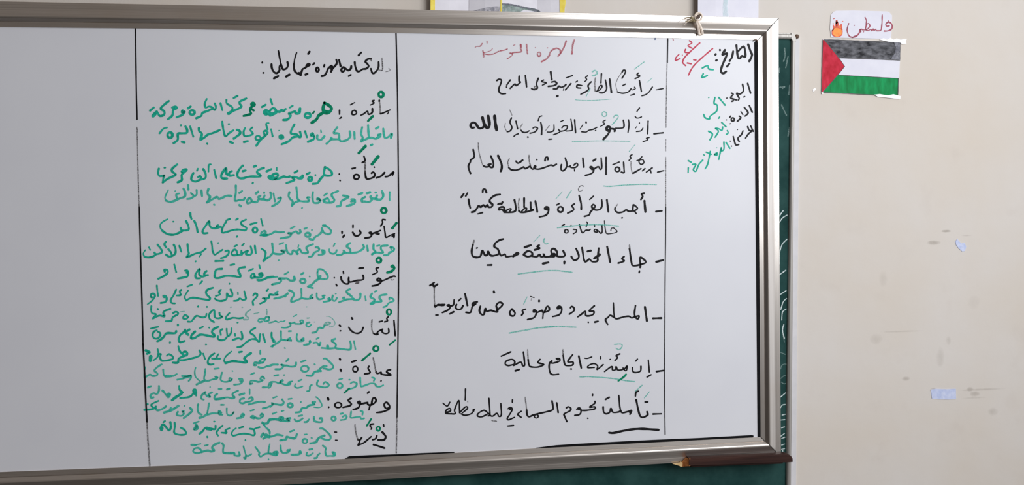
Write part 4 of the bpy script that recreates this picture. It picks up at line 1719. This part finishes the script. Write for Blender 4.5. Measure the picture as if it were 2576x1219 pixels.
# chalk writing that peeps out beside the frame
CH = [(1880, 460, 3.05, 9, ['245,255 260,232 275,212', '244,305 270,268 305,246', '247,530 268,470 305,430', '247,620 246,570 248,530', '243,706 295,668', '243,860 298,825', '257,968 275,912 300,886', '264,1050 270,990 298,966', '280,1085 270,1130 284,1190']),
      (1880, 820, 3.055, 9, ['252,546 295,511', '254,626 268,606 290,600', '268,682 292,676', '256,720 288,717', '262,780 285,773', '256,845 285,824', '264,862 288,852', '264,912 286,905', '264,945 286,940', '270,945 272,960'])]
def chalk_marks(table, name, mat, k, lift):
    for x0, y0, s, w, lines in table:
        for l in lines:
            pts = [(x0 + float(t.split(',')[0]) / s, y0 + float(t.split(',')[1]) / s) for t in l.split()]
            bm = bmesh.new(); ribbon(bm, catmull(pts, False, 1.3), w / s * k, 0, CB_Y - lift)
            keep(mesh_obj(name, bm, mat, cpanel), chalk)
chalk_marks(CH, 'chalk_mark', MAT['chalk'], 0.9, 0.0005)
CD = [(1880, 820, 3.055, 8, ['255,200 290,215', '254,330 270,296 300,290', '258,400 275,385 296,376', '262,430 280,442 296,440', '272,0 275,60 285,120']),
      (1880, 80, 3.05, 10, ['278,225 290,180 285,125', '295,275 312,190', '250,425 288,420 270,432', '318,480 326,410', '312,800 324,735', '262,560 300,640', '246,310 248,280'])]
chalk_marks(CD, 'chalk_smear', MAT['dust'], 1.0, 0.0004)

# ------------------------------------------------------------------ brown wooden ledge with a broken end
LY0, LYB, LY1 = -0.0785, -0.0580, CB_Y - 0.0098
ledge = thing('wooden_ledge', "dark brown wooden ledge with broken orange end along the whiteboard's lower corner", 'ledge', at(1850, 1160, LY0))
LP = [(1733.5, 1152.3), (1790, 1150.2), (1880, 1146.2), (1960, 1142.6), (1979, 1142.0), (1986.5, 1143.6), (1992, 1148), (1994.8, 1153.5), (1995, 1161.8), (1988, 1162.4), (1900, 1165.2), (1800, 1169.0), (1733.5, 1171.4)]
bm = bmesh.new()
prism(bm, [atz(x, y, LY0) for x, y in LP], LY0, LYB)
fix(bm)
xl = at(1740, 1160, LY0).x
bmesh.ops.bevel(bm, geom=[e for e in bm.edges if abs(e.verts[0].co.y - LY0) < 1e-5 and abs(e.verts[1].co.y - LY0) < 1e-5 and (e.verts[0].co.x > xl or e.verts[1].co.x > xl)], offset=0.0022, segments=3, affect='EDGES')
keep(mesh_obj('ledge_lip', fix(bm), MAT['wood_dark'], ledge), ledge)
bm = bmesh.new()
T = [at(1736, 1169.5, -0.05), at(1850, 1161.0, -0.05), at(1966, 1152.0, -0.05), at(1966, 1163, -0.05), at(1850, 1167.0, -0.05), at(1736, 1172.0, -0.05)]
prism(bm, [(p.x, p.z) for p in T], LYB, LY1)
keep(mesh_obj('ledge_tray', fix(bm), MAT['wood_dark'], ledge), ledge)
# raw broken end: a ragged slanting break through the lip
bm = bmesh.new()
a0 = at(1734.0, 1152.2, LY0 + 0.0004); b0 = at(1734.0, 1171.6, LY0 + 0.0004)
a1 = at(1722.5, 1152.6, LYB + 0.0005); b1 = at(1714.5, 1173.0, LYB + 0.0005); m1 = at(1716.0, 1160.5, LYB + 0.0005)
N = 9; rows = []
for i in range(N):
    t = i / (N - 1); r = lambda s=0.0008: Vector((rnd.uniform(-s, s), 0, rnd.uniform(-s, s) * 0.5))
    rows.append([bm.verts.new(a0.lerp(a1, t) + r()), bm.verts.new(((a0 + b0) / 2).lerp(m1, t) + r()), bm.verts.new(b0.lerp(b1, t) + r()),
                 bm.verts.new(Vector((b0.x + 0.003, b0.lerp(b1, t).y, b0.z + 0.0005))), bm.verts.new(Vector((a0.x + 0.003, a0.lerp(a1, t).y, a0.z - 0.0005)))])
for r0, r1 in zip(rows, rows[1:]):
    for k in range(5): bm.faces.new((r0[k], r0[(k + 1) % 5], r1[(k + 1) % 5], r1[k]))
bm.faces.new(rows[0]); bm.faces.new(rows[-1][::-1])
o = keep(mesh_obj('broken_end', fix(bm), MAT['wood_raw'], ledge), ledge); o['label'] = 'raw orange broken end'
bm = bmesh.new()
q = [at(x, y, LYB - 0.001) for x, y in ((1692, 1165.4), (1702, 1163.8), (1708, 1163.6), (1713, 1160.6), (1717, 1163), (1716, 1173.2), (1708, 1170.4), (1701, 1167.8))]
prism(bm, [(p.x, p.z) for p in q], LYB - 0.003, LYB + 0.002)
o = keep(mesh_obj('splinter', fix(bm), MAT['splinter'], ledge), ledge); o['label'] = 'pale torn splinter'

# ------------------------------------------------------------------ nail and the cream string tied round it
NY = -0.078
nc = at(1757.0, 42.3, NY)
nail = thing('nail', 'dark rusty nail head in the top frame, ringed with cream string', 'nail', nc)
bm = bmesh.new()
def lathe(bm, cx, cz, prof, n=14):
    vs = [[bm.verts.new((cx + r * math.cos(2 * math.pi * k / n), y, cz + r * math.sin(2 * math.pi * k / n))) for k in range(n)] for r, y in prof]
    for a, b in zip(vs, vs[1:]):
        for k in range(n): bm.faces.new((a[k], a[(k + 1) % n], b[(k + 1) % n], b[k]))
    bm.faces.new(vs[0]); bm.faces.new(vs[-1][::-1])
lathe(bm, nc.x, nc.z, [(0.0018, -0.048), (0.0018, NY + 0.003)])
keep(mesh_obj('shank', fix(bm), MAT['nail'], nail), nail)
bm = bmesh.new(); lathe(bm, nc.x, nc.z, [(0.0050, NY + 0.003), (0.0056, NY + 0.0012), (0.0052, NY - 0.0006), (0.003, NY - 0.0014)])
keep(mesh_obj('head', fix(bm), MAT['nail'], nail), nail)
string = thing('string', 'knotted cream string hanging from the nail on the top frame', 'string', nc + Vector((0, 0.006, -0.01)))
def strand(pts, r, mat, name, y=None, tp=None, parent=string):
    P = catmull([(a, b) for a, b, c in pts], False, 1.2)
    # depth follows the control points
    n = len(pts); out = []
    for i, (a, b) in enumerate(P):
        t = i / max(1, len(P) - 1) * (n - 1); k = min(int(t), n - 2); d = pts[k][2] + (pts[k + 1][2] - pts[k][2]) * (t - k)
        out.append(at(a, b, d))
    bm = bmesh.new(); tube(bm, out, r, 8, tp(len(out)) if tp else None)
    return keep(mesh_obj(name, fix(bm), mat, parent), string)
ringp = [(1757 + 9.0 * math.cos(a), 42.0 + 9.5 * math.sin(a), -0.071) for a in [k * 2 * math.pi / 12 for k in range(13)]]
strand(ringp, 0.0026, MAT['twine'], 'loop')
strand([(1757 + 7.6 * math.cos(a), 43.4 + 7.6 * math.sin(a), -0.067) for a in [k * 2 * math.pi / 12 for k in range(13)]], 0.0022, MAT['twine'], 'loop')
o = strand([(1751, 49, -0.066), (1746, 48, -0.067), (1742, 46, -0.068), (1738, 45, -0.066), (1744, 52, -0.066), (1750, 53, -0.067)], 0.0042, MAT['twine_dark'], 'knot'); o['label'] = 'dark soiled knot'
strand([(1752, 52, -0.067), (1753.5, 60, -0.068), (1756, 69, -0.068), (1757, 77, -0.067), (1758, 84, -0.062), (1760, 88, -0.060)], 0.0042, MAT['twine'], 'hanging_tail')
strand([(1754, 55, -0.068), (1759, 63, -0.069), (1763, 72, -0.068), (1765.5, 80, -0.064), (1766.5, 87, -0.059)], 0.0046, MAT['twine'], 'hanging_tail')
strand([(1745, 48, -0.068), (1736, 50, -0.069), (1728, 56, -0.069), (1721, 62.5, -0.068)], 0.0013, MAT['twine'], 'frayed_end', tp=lambda n: [1 - 0.6 * i / n for i in range(n)])
strand([(1742, 47, -0.066), (1728, 47.5, -0.066), (1716, 49, -0.066), (1709, 54, -0.065)], 0.0012, MAT['twine'], 'frayed_end', tp=lambda n: [1 - 0.5 * i / n for i in range(n)])
strand([(1741, 44, -0.065), (1730, 44, -0.062), (1722, 46, -0.060)], 0.0016, MAT['twine_dark'], 'frayed_end')
strand([(1745, 51, -0.068), (1737, 53, -0.068), (1724, 53.5, -0.067)], 0.0014, MAT['twine_dark'], 'frayed_end')

# ------------------------------------------------------------------ sheets of paper above the board
def sheet(bm, cols, top, mi=0, th=0.0006):
    """folded sheet: cols = (px, y_depth); bottom edge follows the pixel rows"""
    rows = []
    for px, pyb, d in cols:
        b = at(px, pyb, d); t = at(px + top[0], top[1], d)
        rows.append((bm.verts.new(b), bm.verts.new(t), bm.verts.new(t + Vector((0, th, 0))), bm.verts.new(b + Vector((0, th, 0)))))
    for r0, r1 in zip(rows, rows[1:]):
        for k in range(4): bm.faces.new((r0[k], r0[(k + 1) % 4], r1[(k + 1) % 4], r1[k])).material_index = mi
    bm.faces.new(rows[0]); bm.faces.new(rows[-1][::-1])
fold = [(1082.5, 40, -0.023), (1130, 40, -0.015), (1178.5, 40, -0.004), (1180, 40, -0.005), (1220, 40, -0.016), (1261, 40, -0.023), (1300, 40, -0.014), (1351, 40, -0.004), (1385, 40, -0.009), (1421.5, 45, -0.012)]
leaflet = thing('folded_leaflet', 'folded white leaflet with yellow edges and grey pencil drawing above the whiteboard', 'leaflet', at(1250, 20, -0.02))
bm = bmesh.new(); sheet(bm, fold, (2, -190))
keep(mesh_obj('folded_sheet', fix(bm), MAT['paper_warm'], leaflet), leaflet)
def depth(px):
    for (a, _, da), (b, _, db) in zip(fold, fold[1:]):
        if a <= px <= b: return da + (db - da) * (px - a) / (b - a)
    return fold[0][2] if px < fold[0][0] else fold[-1][2]
def on_fold(pts, name, mat, lift=0.0007, parent=leaflet, label=None):
    bm = bmesh.new()
    # cut the patch at the folds so that it follows the paper
    xs = sorted(set([p[0] for p in pts] + [f[0] for f in fold if min(q[0] for q in pts) < f[0] < max(q[0] for q in pts)]))
    n = len(pts)
    def span(x):
        ys = []
        for i in range(n):
            (xa, ya), (xb, yb) = pts[i], pts[(i + 1) % n]
            if (xa - x) * (xb - x) <= 0 and xa != xb: ys.append(ya + (yb - ya) * (x - xa) / (xb - xa))
            elif xa == xb == x: ys += [ya, yb]
        return min(ys), max(ys)
    rows = []
    xs2 = []
    for a, b in zip(xs, xs[1:]): xs2 += [a + (b - a) * k / 4 for k in range(4)]
    xs2.append(xs[-1])
    for x in xs2:
        lo, hi = span(x); hi = max(hi, lo + 0.2)
        rows.append((bm.verts.new(at(x, lo, depth(x) - lift)), bm.verts.new(at(x, hi, depth(x) - lift))))
    for r0, r1 in zip(rows, rows[1:]): bm.faces.new((r0[0], r1[0], r1[1], r0[1]))
    o = keep(mesh_obj(name, bm, mat, parent), leaflet)
    if label: o['label'] = label
on_fold([(1083, -60), (1096, -60), (1094, -4), (1089, 4), (1094, 14), (1094, 40), (1083, 40)], 'yellow_border', MAT['yellow'])
on_fold([(1406, -60), (1423, -60), (1423, 8), (1422, 14), (1420.5, 22), (1420, 44), (1408, 42), (1412, 20), (1411, 10), (1409, 4)], 'yellow_border', MAT['yellow'])
on_fold([(1258.5, -60), (1264, -60), (1263, 40), (1258.5, 40)], 'yellow_border', MAT['yellow'])
on_fold([(1189, 27), (1205, 23.5), (1222, 19), (1240, 16.5), (1257, 15), (1257, 40), (1189, 40)], 'drawing', MAT['pencil_soft'], label='soft grey pencil shading')
on_fold([(1263, 9), (1275, 9.5), (1295, 12), (1320, 18), (1345, 22), (1357, 27), (1360, 31), (1340, 28), (1320, 24), (1290, 40), (1263, 40)], 'drawing', MAT['pencil_green'], 0.0009, label='grey green hill shading')
on_fold([(1263, 8), (1280, 8.5), (1300, 12), (1325, 18), (1345, 21.5), (1356, 25), (1361, 31), (1345, 29), (1325, 22.5), (1300, 16.5), (1280, 13), (1263, 13)], 'drawing', MAT['pencil'], 0.0011, label='dark pencil hill line')

pB = thing('paper_sheet', 'plain white paper sheet above the nail, casting a shadow on the wall', 'paper', at(1830, 20, -0.03))
bm = bmesh.new()
cB = [(1755.5, 46, -0.0235), (1800, 46, -0.021), (1850, 47, -0.015), (1908, 48, -0.006)]
rows = []
for px, pyb, d in cB:
    b = at(px, pyb, d); t = at(px + 1, -170, d)
    rows.append((bm.verts.new(b), bm.verts.new(t), bm.verts.new(t + Vector((0, 0.0006, 0))), bm.verts.new(b + Vector((0, 0.0006, 0)))))
for r0, r1 in zip(rows, rows[1:]):
    for k in range(4): bm.faces.new((r0[k], r0[(k + 1) % 4], r1[(k + 1) % 4], r1[k]))
bm.faces.new(rows[0]); bm.faces.new(rows[-1][::-1])
keep(mesh_obj('sheet', fix(bm), MAT['paper'], pB), pB)
bm = bmesh.new()
ribbon(bm, catmull([(1826, -60), (1827, -20), (1826, 0), (1824, 20), (1826, 38)], False, 3), 13, 0, -0.0192)
o = keep(mesh_obj('faint_print', bm, MAT['mint'], pB), pB); o['label'] = 'faint mint coloured print'

# ------------------------------------------------------------------ flag drawing and the word sheet
FB = (2020, 10, 4.876)
def fpt(a, b, y): return atz(FB[0] + a / FB[2], FB[1] + b / FB[2], y)
def fpoly(pts, y0, y1, name, mat, parent, root, label=None):
    bm = bmesh.new(); prism(bm, [fpt(a, b, y0) for a, b in pts], y0, y1)
    o = keep(mesh_obj(name, fix(bm), mat, parent), root)
    if label: o['label'] = label
    return o
def flines(lines, name, mat, y, parent, root, label=None):
    bm = bmesh.new()
    for w, l in lines:
        pts = [(FB[0] + float(t.split(',')[0]) / FB[2], FB[1] + float(t.split(',')[1]) / FB[2]) for t in l.split()]
        ribbon(bm, catmull(pts, False, 1.2), w / FB[2], 0, y, False, 0.18)
    o = keep(mesh_obj(name, bm, mat, parent), root)
    if label: o['label'] = label
    return o
flag = thing('flag_drawing', 'hand coloured flag with black, white, green stripes and red triangle taped to wall', 'drawing', at(2166, 168, 0))
fpoly([(243, 432), (300, 428), (700, 446), (1196, 470), (1190, 690), (1180, 910), (1166, 1124), (700, 1108), (230, 1088), (226, 1078), (236, 760)], -0.0016, -0.0004, 'sheet', MAT['paper'], flag, flag)
fpoly([(262, 440), (320, 432), (700, 450), (1194, 472), (1190, 690), (820, 674), (440, 660)], -0.0020, -0.0016, 'stripe', MAT['flag_black'], flag, flag, 'scribbled black stripe')
fpoly([(428, 872), (800, 890), (1174, 912), (1168, 1118), (700, 1106), (240, 1082)], -0.0020, -0.0016, 'stripe', MAT['flag_green'], flag, flag, 'green coloured stripe')
fpoly([(247, 438), (262, 440), (440, 658), (512, 766), (430, 868), (232, 1084), (228, 1076), (238, 760)], -0.0024, -0.0016, 'triangle', MAT['flag_red'], flag, flag, 'red coloured triangle')
flines([(7, '262,436 440,440 700,450 1000,462 1194,474'), (6, '1194,474 1190,690'), (6, '440,660 820,674 1188,690'), (6, '430,870 800,890 1172,912'), (8, '1172,912 1166,1116'),
        (6, '240,1084 500,1094 700,1106 900,1114 1166,1120'), (6, '262,440 440,660 512,766'), (6, '512,766 430,868 240,1084'), (5, '242,440 236,760 230,1082')], 'pen_outline', MAT['outline'], -0.0027, flag, flag)
for pts, lab in (([(940, 438), (985, 418), (1030, 434), (1075, 414), (1110, 436), (1150, 420), (1200, 438), (1240, 425), (1276, 428), (1262, 452), (1270, 488), (1215, 492), (1190, 472), (1050, 462)], None),
                 ([(872, 1112), (940, 1104), (1040, 1120), (1110, 1106), (1165, 1120), (1200, 1130), (1194, 1164), (1120, 1160), (1010, 1146), (920, 1138)], None),
                 ([(1118, 470), (1190, 474), (1192, 688), (1080, 680), (1100, 640), (1130, 600), (1140, 530)], None)):
    fpoly(pts, -0.0031, -0.0027, 'tape', MAT['tape'] if pts[0][0] != 1118 else MAT['pencil_soft'], flag, flag)
fpoly([(224, 1086), (245, 1082), (256, 1096), (236, 1104)], -0.0031, -0.0027, 'tape', MAT['tape'], flag, flag)
scrap = bmesh.new(); prism(scrap, [fpt(a, b, 0) for a, b in ((120, 1046), (140, 1030), (158, 1040), (150, 1056), (132, 1068), (136, 1082), (124, 1080))], -0.0010, 0.0005)
o = mesh_obj('tape_scrap', fix(scrap), MAT['tape']); tag(o, 'tiny scrap of clear tape on the wall left of the flag drawing', 'tape')

word = thing('word_sheet', 'white paper with maroon Arabic word and orange flame above the flag drawing', 'paper', at(2166, 60, 0))
fpoly([(345, 130), (372, 98), (405, 84), (620, 80), (900, 88), (1030, 92), (1060, 104), (1092, 140), (1088, 300), (1080, 428), (900, 424), (600, 418), (345, 410), (332, 300), (338, 190)], -0.0016, -0.0004, 'sheet', MAT['paper'], word, word)
flines([(17, '1056,268 1028,272 1018,246 1046,222 1080,236 1096,275 1080,312 1040,330 1000,332'), (12, '1052,206'), (14, '972,134 970,230 962,300 950,326 900,328'),
        (13, '900,328 890,308 874,328 862,306 846,330 834,312 800,326 776,318'), (13, '776,318 800,300 822,268 808,240 784,248 770,290 772,318'), (13, '762,164 778,200 776,250'),
        (13, '772,318 736,318 716,308 704,316'), (20, '704,316 694,350 660,388 610,408'), (14, '610,408 572,396 548,350 544,300 562,240'), (13, '632,262'), (13, '744,342'), (13, '704,334 712,340')], 'handwriting', MAT['maroon'], -0.0020, word, word, 'maroon pen lettering')
bm = bmesh.new()
prism(bm, [fpt(420 + 62 * math.cos(k * math.pi / 12), 342 + 58 * math.sin(k * math.pi / 12), -0.0016) for k in range(24)], -0.0020, -0.0016)
prism(bm, [fpt(a, b, -0.0016) for a, b in ((362, 320), (376, 268), (392, 282), (412, 200), (440, 270), (456, 262), (476, 250), (484, 300), (478, 330), (420, 340))], -0.0019, -0.0016)
fl = keep(mesh_obj('flame_drawing', fix(bm), MAT['orange'], word), word)
flines([(20, '414,206 406,250 396,282'), (20, '416,210 428,250 440,284'), (26, '416,232 418,276'), (12, '374,258 376,300 362,330'), (12, '470,248 472,286 482,320'), (11, '380,180'), (11, '384,176'), (11, '490,212'), (11, '372,240'),
        (9, '358,322 366,380 420,402 474,380 484,330'), (9, '366,320 392,292 414,290 440,292 478,312')], 'flame_outline', MAT['flame_red'], -0.0023, word, word)

# ------------------------------------------------------------------ blue adhesive left on the wall
for pts, lab in (([(2403, 606), (2408, 600), (2412, 606), (2418, 612), (2426, 610), (2430, 620), (2427, 631), (2420, 632), (2411, 624), (2405, 616)], 'small crescent of blue adhesive residue on the wall, upper of two blue marks'),
                 ([(2341, 979), (2352, 977), (2380, 978), (2404, 977), (2404.5, 1003), (2385, 1004), (2362, 1003.5), (2344, 1002)], 'rectangular patch of blue adhesive residue low on the bare right wall')):
    bm = bmesh.new(); prism(bm, [atz(x, y, 0) for x, y in pts], -0.0012, 0.0006)
    o = mesh_obj('adhesive_patch', fix(bm), MAT['putty']); tag(o, lab, 'residue')
